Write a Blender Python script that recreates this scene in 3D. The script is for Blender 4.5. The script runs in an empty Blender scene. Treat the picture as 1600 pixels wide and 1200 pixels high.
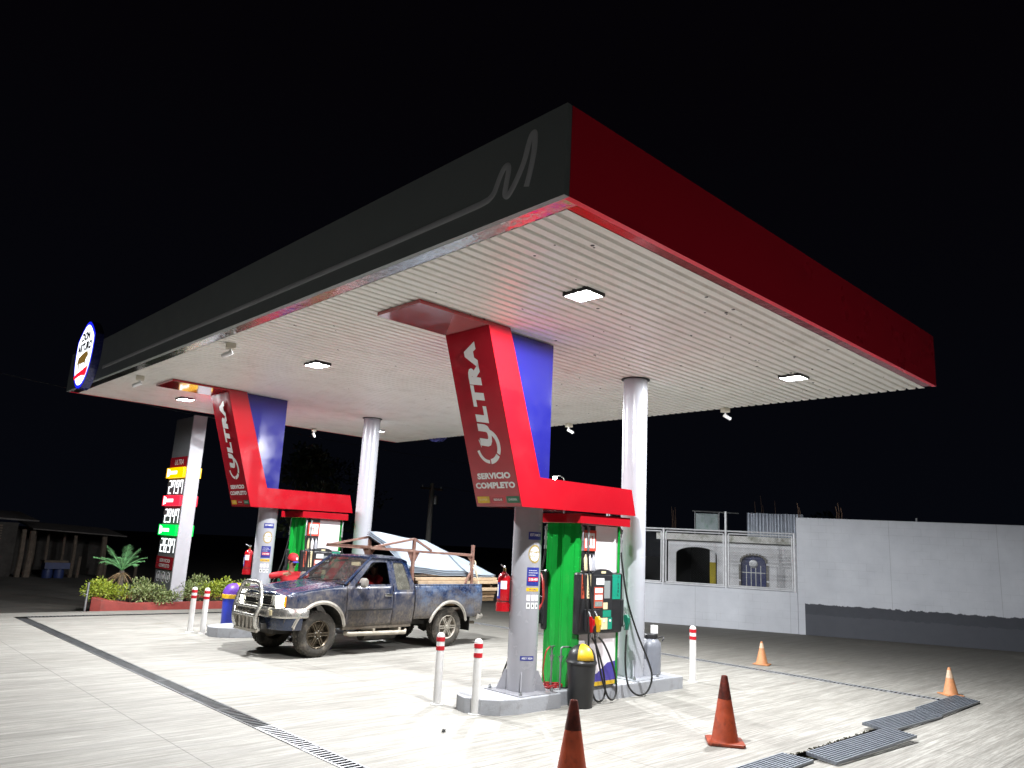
import bpy, bmesh, math, random
from mathutils import Vector, Matrix, Euler
R = math.radians
SC = bpy.context.scene
COL = SC.collection
random.seed(11)

# ------------------------------------------------------------------ camera
cam = bpy.data.cameras.new("camera"); cam_ob = bpy.data.objects.new("camera", cam); COL.objects.link(cam_ob)
cam.sensor_fit = 'HORIZONTAL'; cam.sensor_width = 36.0; cam.lens = 26.6
cam.clip_start = 0.05; cam.clip_end = 1000
_r = Vector((0.71928, -0.69291, 0.05011)); _u = Vector((-0.17934, -0.11551, 0.97698)); _f = Vector((0.67117, 0.71171, 0.20735))
cam_ob.matrix_world = Matrix(((_r.x, _u.x, -_f.x, -4.0528), (_r.y, _u.y, -_f.y, -3.8082), (_r.z, _u.z, -_f.z, 2.032), (0, 0, 0, 1)))
SC.camera = cam_ob

# ------------------------------------------------------------------ world: moonless night
W = bpy.data.worlds.new("World"); SC.world = W; W.use_nodes = True
bg = W.node_tree.nodes['Background']; bg.inputs[1].default_value = 1.0
_tc = W.node_tree.nodes.new('ShaderNodeTexCoord'); _sp = W.node_tree.nodes.new('ShaderNodeSeparateXYZ'); _rp = W.node_tree.nodes.new('ShaderNodeValToRGB')
W.node_tree.links.new(_tc.outputs['Generated'], _sp.inputs[0]); W.node_tree.links.new(_sp.outputs[2], _rp.inputs[0]); W.node_tree.links.new(_rp.outputs[0], bg.inputs[0])
_rp.color_ramp.elements[0].position = 0.0; _rp.color_ramp.elements[0].color = (0.0011, 0.0014, 0.0025, 1)
_rp.color_ramp.elements[1].position = 0.55; _rp.color_ramp.elements[1].color = (0.0008, 0.0006, 0.0011, 1)
SC.view_settings.view_transform = 'Standard'; SC.view_settings.look = 'None'
SC.view_settings.exposure = 0.62; SC.view_settings.gamma = 1.0
LAMP_W = 195.0; LAMP_WIDE = 520.0          # each canopy lamp
cy = SC.cycles if hasattr(SC, 'cycles') else None
SC.render.engine = 'CYCLES'
SC.cycles.use_denoising = True
SC.cycles.max_bounces = 8; SC.cycles.diffuse_bounces = 4; SC.cycles.glossy_bounces = 4; SC.cycles.transparent_max_bounces = 16
SC.cycles.caustics_reflective = False; SC.cycles.caustics_refractive = False
SC.cycles.sample_clamp_indirect = 6.0

# ------------------------------------------------------------------ helpers
class MB:
    """collects vertices and faces for one mesh"""
    def __init__(s): s.v = []; s.f = []
    def add(s, vs, fs):
        n = len(s.v); s.v += [tuple(p) for p in vs]; s.f += [tuple(i + n for i in f) for f in fs]; return s
    def box(s, c, d, M=None):
        x, y, z = d[0] / 2, d[1] / 2, d[2] / 2
        vs = [Vector((a * x, b * y, e * z)) for a in (-1, 1) for b in (-1, 1) for e in (-1, 1)]
        if M: vs = [M @ p for p in vs]
        vs = [p + Vector(c) for p in vs]
        return s.add(vs, [(0, 1, 3, 2), (4, 6, 7, 5), (0, 4, 5, 1), (2, 3, 7, 6), (0, 2, 6, 4), (1, 5, 7, 3)])
    def bb(s, x0, x1, y0, y1, z0, z1):
        return s.box(((x0 + x1) / 2, (y0 + y1) / 2, (z0 + z1) / 2), (x1 - x0, y1 - y0, z1 - z0))
    def beam(s, p0, p1, w, h, up=(0, 0, 1)):
        p0 = Vector(p0); p1 = Vector(p1); d = (p1 - p0); L = d.length; d.normalize()
        sx = d.cross(Vector(up))
        if sx.length < 1e-4: sx = d.cross(Vector((1, 0, 0)))
        sx.normalize(); uz = sx.cross(d)
        vs = [p + sx * (a * w / 2) + uz * (b * h / 2) for p in (p0, p1) for a, b in ((-1, -1), (1, -1), (1, 1), (-1, 1))]
        return s.add(vs, [(3, 2, 1, 0), (4, 5, 6, 7), (0, 1, 5, 4), (1, 2, 6, 5), (2, 3, 7, 6), (3, 0, 4, 7)])
    def tube(s, pts, r, n=8, flat=None, caps=True):
        """round (or elliptical) tube along pts; r number or list"""
        P = [Vector(p) for p in pts]; m = len(P)
        rr = r if isinstance(r, (list, tuple)) else [r] * m
        T = []
        for i in range(m):
            d = (P[min(i + 1, m - 1)] - P[max(i - 1, 0)]); d.normalize(); T.append(d)
        if flat: nv = Vector(flat).normalized()
        else:
            nv = T[0].cross(Vector((0, 0, 1)))
            if nv.length < 1e-3: nv = T[0].cross(Vector((1, 0, 0)))
            nv.normalize()
        vs = []
        for i in range(m):
            nv2 = nv - T[i] * nv.dot(T[i])
            if nv2.length < 1e-5: nv2 = T[i].orthogonal()
            nv2.normalize(); bv = T[i].cross(nv2)
            if not flat: nv = nv2
            for k in range(n):
                a = 2 * math.pi * k / n
                fl = 0.12 if flat else 1.0
                vs.append(P[i] + nv2 * (math.cos(a) * rr[i] * fl) + bv * (math.sin(a) * rr[i]))
        fs = [(i * n + k, i * n + (k + 1) % n, (i + 1) * n + (k + 1) % n, (i + 1) * n + k) for i in range(m - 1) for k in range(n)]
        if caps: fs += [tuple(range(n - 1, -1, -1)), tuple((m - 1) * n + k for k in range(n))]
        return s.add(vs, fs)
    def cyl(s, p0, p1, r0, r1=None, n=16, caps=True):
        return s.tube([p0, p1], [r0, r0 if r1 is None else r1], n, caps=caps)
    def lathe(s, prof, c=(0, 0, 0), n=24, M=None, a0=0.0, a1=2 * math.pi):
        full = abs(a1 - a0 - 2 * math.pi) < 1e-6
        m = n if full else n + 1; vs = []
        for r, z in prof:
            for k in range(m):
                a = a0 + (a1 - a0) * k / n
                p = Vector((r * math.cos(a), r * math.sin(a), z))
                if M: p = M @ p
                vs.append(p + Vector(c))
        fs = []
        for i in range(len(prof) - 1):
            for k in range(n):
                k2 = (k + 1) % m
                fs.append((i * m + k, i * m + k2, (i + 1) * m + k2, (i + 1) * m + k))
        return s.add(vs, fs)
    def prism(s, poly, fn, w0, w1):
        """poly [(u,v)] extruded from w0 to w1 through fn(u,v,w)->xyz"""
        n = len(poly)
        vs = [fn(u, v, w0) for u, v in poly] + [fn(u, v, w1) for u, v in poly]
        fs = [tuple(range(n - 1, -1, -1)), tuple(range(n, 2 * n))] + [(i, (i + 1) % n, n + (i + 1) % n, n + i) for i in range(n)]
        return s.add(vs, fs)
    def ring(s, outer, inner, fn, w0, w1):
        n = len(outer)
        vs = [fn(u, v, w) for w in (w0, w1) for P in (outer, inner) for u, v in P]
        fs = []
        for i in range(n):
            j = (i + 1) % n
            fs += [(i, n + i, n + j, j), (2 * n + i, 2 * n + j, 3 * n + j, 3 * n + i), (i, j, 2 * n + j, 2 * n + i), (n + i, 3 * n + i, 3 * n + j, n + j)]
        return s.add(vs, fs)
    def grid(s, nu, nv, fn):
        vs = [fn(i / nu, j / nv) for i in range(nu + 1) for j in range(nv + 1)]
        return s.add(vs, [(i * (nv + 1) + j, (i + 1) * (nv + 1) + j, (i + 1) * (nv + 1) + j + 1, i * (nv + 1) + j + 1) for i in range(nu) for j in range(nv)])
    def build(s, name, mat, parent=None, smooth=False, bevel=0.0, solid=0.0, seg=2, recalc=True, off=None):
        me = bpy.data.meshes.new(name)
        v = s.v if off is None else [(p[0] - off[0], p[1] - off[1], p[2] - off[2]) for p in s.v]
        me.from_pydata(v, [], s.f); me.update()
        if recalc:
            b = bmesh.new(); b.from_mesh(me); bmesh.ops.recalc_face_normals(b, faces=b.faces); b.to_mesh(me); b.free()
        if mat: me.materials.append(mat)
        o = bpy.data.objects.new(name, me); COL.objects.link(o)
        if off is not None and parent is None: o.location = off
        if parent: o.parent = parent
        if smooth:
            for p in me.polygons: p.use_smooth = True
            try: me.set_sharp_from_angle(angle=R(38))
            except Exception: pass
        if solid:
            md = o.modifiers.new("solid", 'SOLIDIFY'); md.thickness = solid; md.offset = -1
        if bevel:
            md = o.modifiers.new("bevel", 'BEVEL'); md.width = bevel; md.segments = seg; md.limit_method = 'ANGLE'; md.angle_limit = R(40)
        return o

def tag(o, label=None, cat=None, group=None, kind=None):
    if label: o['label'] = label
    if cat: o['category'] = cat
    if group: o['group'] = group
    if kind: o['kind'] = kind
    return o
def thing(name, loc, label, cat, group=None, rz=0.0, kind='thing'):
    o = bpy.data.objects.new(name, None); COL.objects.link(o); o.empty_display_size = 0.2
    o.location = loc; o.rotation_euler = (0, 0, rz)
    return tag(o, label, cat, group, kind)
def copy_tree(o, parent=None):
    c = o.copy(); COL.objects.link(c); c.parent = parent
    for ch in [q for q in o.children]: copy_tree(ch, c)
    return c
def frame(o, xd, yd):
    """maps (u,v,w) to the plane at o spanned by xd, yd; w goes along the normal"""
    o = Vector(o); xd = Vector(xd); yd = Vector(yd); n = xd.cross(yd).normalized()
    return lambda u, v, w=0.0: o + xd * u + yd * v + n * w
def smooth_path(pts, k=8, dim=3):
    P = [Vector(p) for p in pts]; out = []
    for i in range(len(P) - 1):
        p0 = P[max(i - 1, 0)]; p1 = P[i]; p2 = P[i + 1]; p3 = P[min(i + 2, len(P) - 1)]
        for j in range(k):
            t = j / k
            out.append(0.5 * ((2 * p1) + (p2 - p0) * t + (2 * p0 - 5 * p1 + 4 * p2 - p3) * t * t + (3 * p1 - p0 - 3 * p2 + p3) * t ** 3))
    out.append(P[-1]); return out
def text_mb(s, w, h, fn, bold=0.0, shear=0.0, depth=0.002, spacing=1.0):
    """lettering fitted into w x h, lower left corner at fn(0,0)"""
    cu = bpy.data.curves.new("t", 'FONT'); cu.body = s; cu.size = 1.0; cu.offset = bold; cu.shear = shear; cu.space_character = spacing
    cu.resolution_u = 3; cu.extrude = 0.0; cu.fill_mode = 'FRONT'
    ob = bpy.data.objects.new("t", cu); COL.objects.link(ob)
    me = bpy.data.meshes.new_from_object(ob.evaluated_get(bpy.context.evaluated_depsgraph_get()))
    vs = [v.co.copy() for v in me.vertices]; fs = [tuple(p.vertices) for p in me.polygons]
    bpy.data.objects.remove(ob); bpy.data.curves.remove(cu); bpy.data.meshes.remove(me)
    x0 = min(v.x for v in vs); x1 = max(v.x for v in vs); y0 = min(v.y for v in vs); y1 = max(v.y for v in vs)
    m = MB(); m.add([fn((v.x - x0) / (x1 - x0) * w, (v.y - y0) / (y1 - y0) * h, depth) for v in vs], fs); return m

# ------------------------------------------------------------------ materials
def new_mat(name):
    m = bpy.data.materials.new(name); m.use_nodes = True; nt = m.node_tree
    return m, nt, nt.nodes['Principled BSDF']
def N(nt, typ, **kw):
    n = nt.nodes.new(typ)
    for k, v in kw.items():
        if k.startswith('i_'):
            key = k[2:]; key = int(key) if key.isdigit() else key.replace('_', ' ')
            n.inputs[key].default_value = v
        else: setattr(n, k, v)
    return n
def ramp(nt, src, stops):
    r = nt.nodes.new('ShaderNodeValToRGB'); e = r.color_ramp.elements
    while len(e) < len(stops): e.new(0.5)
    for q, (p, c) in zip(e, stops): q.position = p; q.color = (c[0], c[1], c[2], 1) if len(c) == 3 else c
    nt.links.new(src, r.inputs[0]); return r.outputs[0]
def coords(nt, scale=(1, 1, 1), rot=(0, 0, 0)):
    tc = nt.nodes.new('ShaderNodeTexCoord'); mp = nt.nodes.new('ShaderNodeMapping')
    mp.inputs['Scale'].default_value = scale; mp.inputs['Rotation'].default_value = rot
    nt.links.new(tc.outputs['Object'], mp.inputs['Vector']); return mp.outputs[0]
def noise(nt, vec, scale, detail=4, rough=0.55):
    n = N(nt, 'ShaderNodeTexNoise', i_Scale=scale, i_Detail=detail, i_Roughness=rough); nt.links.new(vec, n.inputs['Vector']); return n.outputs[0]
def mix(nt, fac, a, b, mode='MIX'):
    n = nt.nodes.new('ShaderNodeMix'); n.data_type = 'RGBA'; n.blend_type = mode
    for inp, val in ((n.inputs[0], fac), (n.inputs[6], a), (n.inputs[7], b)):
        if hasattr(val, 'is_linked') or hasattr(val, 'links'): nt.links.new(val, inp)
        elif isinstance(val, (int, float)): inp.default_value = val
        else: inp.default_value = (val[0], val[1], val[2], 1)
    return n.outputs[2]
def pm(name, col, rough=0.5, metal=0.0, var=0.12, scale=6.0, bump=0.0, bscale=40.0, coat=0.0, spec=0.5, dirt=None, damt=0.5, dscale=3.0):
    """painted / plain surface with slight wear"""
    m, nt, b = new_mat(name); L = nt.links
    v = coords(nt); n1 = noise(nt, v, scale, 6, 0.6)
    lo = [c * (1 - var) for c in col]; hi = [min(1, c * (1 + var)) for c in col]
    c = ramp(nt, n1, [(0.3, lo), (0.7, hi)])
    if dirt:
        n2 = noise(nt, v, dscale, 8, 0.7)
        f = ramp(nt, n2, [(0.5, (0, 0, 0)), (0.68, (damt,) * 3)])
        c = mix(nt, f, c, dirt)
    L.new(c, b.inputs['Base Color'])
    rr = ramp(nt, noise(nt, v, scale * 3, 4), [(0.3, (max(0, rough - 0.06),) * 3), (0.7, (min(1, rough + 0.08),) * 3)])
    L.new(rr, b.inputs['Roughness'])
    b.inputs['Metallic'].default_value = metal; b.inputs['Coat Weight'].default_value = coat; b.inputs['Coat Roughness'].default_value = 0.04
    b.inputs['Specular IOR Level'].default_value = spec
    if bump:
        bp = N(nt, 'ShaderNodeBump', i_Strength=bump, i_Distance=0.01); L.new(noise(nt, v, bscale, 5), bp.inputs['Height']); L.new(bp.outputs[0], b.inputs['Normal'])
    return m
def em(name, col, strength):
    m, nt, b = new_mat(name)
    b.inputs['Base Color'].default_value = (col[0] * .6, col[1] * .6, col[2] * .6, 1)
    b.inputs['Emission Color'].default_value = (*col, 1); b.inputs['Emission Strength'].default_value = strength
    b.inputs['Roughness'].default_value = 0.3
    return m
def glass(name, tint, gloss=0.12, dust=None, damt=0.0):
    m, nt, b = new_mat(name); L = nt.links; nt.nodes.remove(b)
    out = nt.nodes['Material Output']
    tr = N(nt, 'ShaderNodeBsdfTransparent'); tr.inputs[0].default_value = (*tint, 1)
    gl = N(nt, 'ShaderNodeBsdfGlossy'); gl.inputs['Roughness'].default_value = 0.03
    fr = N(nt, 'ShaderNodeFresnel'); fr.inputs[0].default_value = 1.5
    ad = N(nt, 'ShaderNodeMath', operation='ADD', use_clamp=True); ad.inputs[1].default_value = gloss - 0.04; L.new(fr.outputs[0], ad.inputs[0])
    mx = N(nt, 'ShaderNodeMixShader'); L.new(ad.outputs[0], mx.inputs[0]); L.new(tr.outputs[0], mx.inputs[1]); L.new(gl.outputs[0], mx.inputs[2])
    o = mx.outputs[0]
    if dust:
        df = N(nt, 'ShaderNodeBsdfDiffuse'); df.inputs[0].default_value = (*dust, 1)
        f = ramp(nt, noise(nt, coords(nt), 7, 8, 0.7), [(0.3, (damt * .25,) * 3), (0.7, (damt,) * 3)])
        m2 = N(nt, 'ShaderNodeMixShader'); L.new(f, m2.inputs[0]); L.new(o, m2.inputs[1]); L.new(df.outputs[0], m2.inputs[2]); o = m2.outputs[0]
    L.new(o, out.inputs[0]); return m
def concrete_mat():
    m, nt, b = new_mat("brushed_concrete"); L = nt.links
    v = coords(nt)
    big = noise(nt, coords(nt, (0.25, 0.45, 1)), 1.0, 5, 0.6)
    st1 = noise(nt, coords(nt, (0.30, 5.0, 1), (0, 0, R(2))), 1.0, 6, 0.65)
    st2 = noise(nt, coords(nt, (1.6, 42.0, 1), (0, 0, R(-1.5))), 1.0, 8, 0.75)
    grain = noise(nt, v, 55.0, 4, 0.7)
    c = ramp(nt, big, [(0.32, (0.37, 0.358, 0.325)), (0.68, (0.50, 0.488, 0.45))])
    c = mix(nt, ramp(nt, st1, [(0.37, (0.42,) * 3), (0.58, (0, 0, 0))]), c, (0.20, 0.19, 0.17))
    c = mix(nt, ramp(nt, st2, [(0.42, (0.62,) * 3), (0.60, (0, 0, 0))]), c, (0.14, 0.132, 0.115))
    st4 = noise(nt, coords(nt, (0.35, 13.0, 1), (0, 0, R(1))), 1.0, 9, 0.8)
    c = mix(nt, ramp(nt, st4, [(0.37, (0.72,) * 3), (0.51, (0, 0, 0))]), c, (0.14, 0.132, 0.115))
    st3 = noise(nt, coords(nt, (0.9, 4.6, 1), (0, 0, R(4))), 1.7, 9, 0.72)
    c = mix(nt, ramp(nt, st3, [(0.35, (0.45,) * 3), (0.55, (0, 0, 0))]), c, (0.17, 0.16, 0.14))
    c = mix(nt, ramp(nt, grain, [(0.3, (0.22,) * 3), (0.6, (0, 0, 0))]), c, (0.2, 0.19, 0.17))
    # worn tyre lane, light falloff towards the wall put into its colour; old stains
    sep = N(nt, 'ShaderNodeSeparateXYZ'); L.new(v, sep.inputs[0])
    ln = N(nt, 'ShaderNodeMath', operation='MULTIPLY_ADD'); ln.inputs[1].default_value = 0.54; L.new(sep.outputs[1], ln.inputs[0]); L.new(sep.outputs[0], ln.inputs[2])
    wob = N(nt, 'ShaderNodeMath', operation='MULTIPLY_ADD'); wob.inputs[1].default_value = 3.2; L.new(st1, wob.inputs[0]); L.new(ln.outputs[0], wob.inputs[2])
    mr = N(nt, 'ShaderNodeMapRange'); mr.inputs[1].default_value = 12.6; mr.inputs[2].default_value = 19.5; L.new(wob.outputs[0], mr.inputs[0])
    c = mix(nt, ramp(nt, mr.outputs[0], [(0.0, (0, 0, 0)), (0.6, (0.62,) * 3), (1.0, (0.90,) * 3)]), c, (0.075, 0.07, 0.058))
    st = noise(nt, coords(nt, (0.5, 0.7, 1)), 1.4, 8, 0.65)
    c = mix(nt, ramp(nt, st, [(0.60, (0, 0, 0)), (0.74, (0.45,) * 3)]), c, (0.22, 0.205, 0.17))
    for sx_, sy_, rx_, ry_, am in ((2.35, 13.6, 1.0, .55, .75), (3.3, 13.3, 1.3, .25, .5), (1.2, 7.6, .5, .3, .4), (7.6, 1.3, .6, .35, .35), (5.2, .9, .35, .2, .4), (-1.2, 5.0, .8, .3, .35), (8.6, 7.0, 1.2, .4, .35)):
        ma = N(nt, 'ShaderNodeMapping'); ma.inputs['Location'].default_value = (-sx_ / rx_, -sy_ / ry_, 0); ma.inputs['Scale'].default_value = (1 / rx_, 1 / ry_, 1); L.new(v, ma.inputs[0])
        ln_ = N(nt, 'ShaderNodeVectorMath', operation='LENGTH'); L.new(ma.outputs[0], ln_.inputs[0])
        ww = N(nt, 'ShaderNodeMath', operation='MULTIPLY_ADD'); ww.inputs[1].default_value = 1.6; L.new(st, ww.inputs[0]); L.new(ln_.outputs['Value'], ww.inputs[2])
        c = mix(nt, ramp(nt, ww.outputs[0], [(0.0, (am,) * 3), (1.0, (0, 0, 0))]) if False else ramp(nt, ww.outputs[0], [(0.72, (am,) * 3), (1.0, (0, 0, 0))]), c, (0.16, 0.13, 0.085))
    # saw-cut joints
    br = N(nt, 'ShaderNodeTexBrick', offset=0.0); br.inputs['Scale'].default_value = 1.0; br.inputs['Mortar Size'].default_value = 0.007; br.inputs['Mortar Smooth'].default_value = 0.2
    br.inputs['Brick Width'].default_value = 3.4; br.inputs['Row Height'].default_value = 3.05
    br.inputs['Color1'].default_value = (1, 1, 1, 1); br.inputs['Color2'].default_value = (0.93, 0.93, 0.93, 1); br.inputs['Mortar'].default_value = (0.2, 0.2, 0.2, 1)
    mpj = N(nt, 'ShaderNodeMapping'); mpj.inputs['Location'].default_value = (0.9, 1.25, 0); L.new(v, mpj.inputs[0]); L.new(mpj.outputs[0], br.inputs['Vector'])
    c = mix(nt, 0.5, c, br.outputs['Color'], 'MULTIPLY')
    L.new(c, b.inputs['Base Color'])
    L.new(ramp(nt, st1, [(0.3, (0.62,) * 3), (0.7, (0.85,) * 3)]), b.inputs['Roughness'])
    bp = N(nt, 'ShaderNodeBump', i_Strength=0.45, i_Distance=0.006); L.new(st2, bp.inputs['Height'])
    bp2 = N(nt, 'ShaderNodeBump', i_Strength=0.25, i_Distance=0.004); L.new(grain, bp2.inputs['Height']); L.new(bp.outputs[0], bp2.inputs['Normal'])
    L.new(bp2.outputs[0], b.inputs['Normal'])
    return m
M = {}
M['concrete'] = concrete_mat()
M['soffit'] = pm('cream_sheet_metal', (0.86, 0.845, 0.805), 0.42, var=0.03, scale=1.2, dirt=(0.55, 0.51, 0.44), damt=0.3, dscale=2.5)
M['charcoal'] = pm('charcoal_panel', (0.24, 0.265, 0.27), 0.5, var=0.03, scale=1)
M['stripe_grey'] = pm('grey_vinyl', (0.66, 0.67, 0.71), 0.5, var=0.05)
M['red_panel'] = pm('red_composite_panel', (0.34, 0.006, 0.013), 0.14, var=0.04, scale=1.0, spec=0.6, coat=1.0)
M['red_sign'] = pm('red_sign_face', (0.42, 0.015, 0.028), 0.16, var=0.05, scale=1.4, spec=0.6, coat=.8)
M['red_fascia'] = pm('red_fascia_panel', (0.86, 0.014, 0.045), 0.30, var=0.01, scale=0.3)
M['blue_panel'] = pm('blue_composite_panel', (0.013, 0.013, 0.15), 0.14, var=0.04, scale=1.0, spec=0.6, coat=.8)
M['col_shaded'] = pm('shaded_column_paint', (0.29, 0.29, 0.315), 0.22, var=0.03, scale=2, dirt=(0.18, 0.17, 0.155), damt=0.2, dscale=1.5)  # column paint darkened to carry the shade under the nearer pillar
M['col_white'] = pm('pale_column_paint', (0.38, 0.39, 0.43), 0.22, var=0.03, scale=2, dirt=(0.3, 0.28, 0.25), damt=0.2, dscale=1.5)
M['curb'] = pm('grey_painted_concrete', (0.36, 0.37, 0.40), 0.6, var=0.06, scale=3, bump=0.4, bscale=50, dirt=(0.22, 0.215, 0.21), damt=0.5, dscale=6)
M['white'] = pm('white_paint', (0.68, 0.67, 0.66), 0.4, var=0.04, dirt=(0.45, 0.42, 0.37), damt=0.5, dscale=6)
M['white_clean'] = pm('white_vinyl', (0.78, 0.78, 0.78), 0.45, var=0.03)
M['band_red'] = pm('red_reflective_tape', (0.48, 0.01, 0.02), 0.35, var=0.08)
M['green'] = pm('green_panel', (0.008, 0.27, 0.035), 0.16, var=0.05, scale=2)
M['teal'] = pm('teal_panel', (0.01, 0.26, 0.17), 0.35, var=0.05)
M['black'] = pm('black_plastic', (0.016, 0.016, 0.018), 0.42, var=0.15)
M['rubber'] = pm('black_rubber', (0.012, 0.012, 0.012), 0.5, var=0.2)
M['dark_bin'] = pm('charcoal_plastic', (0.017, 0.0175, 0.019), 0.38, var=0.12, bump=0.15, bscale=90)
M['yellow'] = pm('yellow_plastic', (0.68, 0.42, 0.012), 0.4, var=0.08, dirt=(0.3, 0.2, 0.05), damt=0.5, dscale=9)
M['blue_bin'] = pm('blue_plastic', (0.02, 0.045, 0.5), 0.4, var=0.08)
M['purple'] = pm('purple_plastic', (0.13, 0.05, 0.36), 0.4, var=0.08)
M['indigo'] = pm('indigo_vinyl', (0.06, 0.045, 0.30), 0.35, var=0.05)
M['cream'] = pm('cream_label', (0.72, 0.62, 0.38), 0.5, var=0.05)
M['pinkwhite'] = pm('white_enamel', (0.80, 0.74, 0.76), 0.35, var=0.03)
M['steel'] = pm('galvanised_steel', (0.36, 0.37, 0.38), 0.42, 0.85, var=0.15, scale=10)
M['chrome'] = pm('chrome', (0.72, 0.72, 0.70), 0.14, 1.0, var=0.06, dirt=(0.30, 0.27, 0.22), damt=0.75, dscale=7)
M['mirror_trim'] = pm('polished_trim', (0.50, 0.51, 0.52), 0.16, 1.0, var=0.05, bump=0.9, bscale=7)
M['galv'] = pm('dull_galvanised_pipe', (0.55, 0.56, 0.58), 0.5, 0.2, var=0.12, scale=10)
M['grate'] = pm('weathered_grating_steel', (0.115, 0.12, 0.125), 0.5, 0.7, var=0.25, scale=12, dirt=(0.06, 0.05, 0.045), damt=0.7)
M['grate_new'] = pm('bright_grating_steel', (0.50, 0.51, 0.53), 0.42, 0.7, var=0.15, scale=12)
M['pit'] = pm('pit_black', (0.006, 0.006, 0.005), 0.9, var=0.4)  # near-black, the channel's unlit depth is put into the colour
M['jug'] = pm('grey_drum_plastic', (0.19, 0.20, 0.23), 0.35, var=0.08, dirt=(0.2, 0.19, 0.17), damt=0.4)
M['ext_red'] = pm('red_enamel', (0.40, 0.006, 0.012), 0.22, var=0.06, coat=0.4)
M['brass'] = pm('brass', (0.55, 0.40, 0.16), 0.3, 1.0, var=0.1)
M['navy'] = pm('navy_vinyl', (0.02, 0.03, 0.22), 0.4, var=0.05)
M['gold'] = pm('gold_vinyl', (0.40, 0.29, 0.10), 0.4, 0.3, var=0.08)
M['cone'] = pm('orange_rubber', (0.52, 0.075, 0.02), 0.5, var=0.15, scale=9, dirt=(0.10, 0.03, 0.02), damt=0.6, dscale=8)
M['cone_dark'] = pm('grimy_cone_rubber', (0.30, 0.048, 0.017), 0.45, var=0.25, scale=7, dirt=(0.035, 0.012, 0.01), damt=0.9, dscale=4)
M['cone_pale'] = pm('faded_cone_rubber', (0.50, 0.215, 0.09), 0.6, var=0.15, scale=9, dirt=(0.30, 0.15, 0.08), damt=0.6, dscale=8)
M['band_pale'] = pm('faded_reflective_band', (0.52, 0.38, 0.27), 0.5, var=0.15)
M['hose_red'] = pm('red_air_hose', (0.36, 0.02, 0.025), 0.4, var=0.1)
# ================================================================== THE SETTING
def rect_faces(mb, xs, ys, z, skip):
    for i in range(len(xs) - 1):
        for j in range(len(ys) - 1):
            if (i, j) in skip: continue
            mb.add([(xs[i], ys[j], z), (xs[i + 1], ys[j], z), (xs[i + 1], ys[j + 1], z), (xs[i], ys[j + 1], z)], [(0, 1, 2, 3)])
DX0, DX1, DX2, DX3 = 0.0, 0.22, 9.45, 9.67      # drain channel edges
DY0, DY1, DY2, DY3 = 0.06, 0.29, 15.32, 15.55
xs = [-18, DX0, DX1, DX2, DX3, 30]; ys = [-16, DY0, DY1, DY2, DY3, 16.35]
g = MB(); ring_cells = {(1, 1), (1, 2), (1, 3), (2, 1), (3, 1), (3, 2), (3, 3), (2, 3)}
rect_faces(g, xs, ys, 0.0, ring_cells)
g.add([(-18, 16.35, 0), (30, 16.35, 0), (30, 16.35, -.14), (-18, 16.35, -.14)], [(0, 1, 2, 3)])
tag(g.build('forecourt_concrete', M['concrete'], recalc=False), kind='structure')
g = MB()
rect_faces(g, xs, ys, -0.22, {(i, j) for i in range(5) for j in range(5)} - ring_cells)
for x0, x1, y0, y1 in ((DX0, DX3, DY0, DY3), (DX1, DX2, DY1, DY2)):
    g.add([(x0, y0, 0), (x1, y0, 0), (x1, y1, 0), (x0, y1, 0), (x0, y0, -.22), (x1, y0, -.22), (x1, y1, -.22), (x0, y1, -.22)],
          [(0, 1, 5, 4), (1, 2, 6, 5), (2, 3, 7, 6), (3, 0, 4, 7)])
tag(g.build('drain_channel_floor', M['pit'], recalc=False), kind='structure')
m, nt, b = new_mat('dark_dirt_road'); v = coords(nt)
nt.links.new(ramp(nt, noise(nt, v, 0.6, 8, 0.7), [(0.3, (0.035, 0.032, 0.028)), (0.7, (0.085, 0.078, 0.066))]), b.inputs['Base Color']); b.inputs['Roughness'].default_value = 0.9
bp = N(nt, 'ShaderNodeBump', i_Strength=0.6, i_Distance=0.05); nt.links.new(noise(nt, v, 3, 6), bp.inputs['Height']); nt.links.new(bp.outputs[0], b.inputs['Normal'])
M['dirt'] = m
g = MB(); g.add([(-300, -300, -.15), (300, -300, -.15), (300, 300, -.15), (-300, 300, -.15)], [(0, 1, 2, 3)])
tag(g.build('dirt_ground', M['dirt'], recalc=False), kind='structure')

# ================================================================== CANOPY
CW, CD, ZS, ZT = 8.60, 14.434, 4.766, 5.575
can = thing('station_canopy', (0, 0, ZS), 'big flat canopy with charcoal front edge, red side edge and white ribbed ceiling', 'canopy')
o0 = (0, 0, ZS)
g = MB(); g.bb(0, .06, 0, CD, ZS, ZT); g.build('front_fascia', M['charcoal'], can, off=o0)['label'] = 'charcoal front edge with a grey pulse line'
g = MB(); g.bb(.06, CW, -.004, .056, ZS, ZT - .001); g.build('side_fascia', M['red_fascia'], can, off=o0)['label'] = 'glossy red side edge'
g = MB(); g.bb(.06, CW, CD - .056, CD + .004, ZS, ZT - .001); g.build('side_fascia', M['red_fascia'], can, off=o0)['label'] = 'red edge on the far side'
g = MB(); g.bb(CW - .06, CW, .056, CD - .056, ZS + .035, ZT); g.build('rear_fascia', M['charcoal'], can, off=o0)
g = MB(); g.bb(.06, CW - .06, .056, CD - .056, ZT - .12, ZT - .06); g.build('roof_deck', M['steel'], can, off=o0)
g = MB(); g.bb(.06, .22, .06, CD - .06, ZS + .004, ZS + .02); g.build('edge_trim', M['mirror_trim'], can, off=o0)
M['red_trim'] = pm('polished_red_trim', (0.36, 0.012, 0.02), 0.16, 0.7, var=0.05, bump=0.5, bscale=5)
g = MB(); g.bb(.22, CW - .06, .058, .17, ZS + .004, ZS + .02); g.build('edge_trim', M['red_trim'], can, off=o0)
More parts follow.
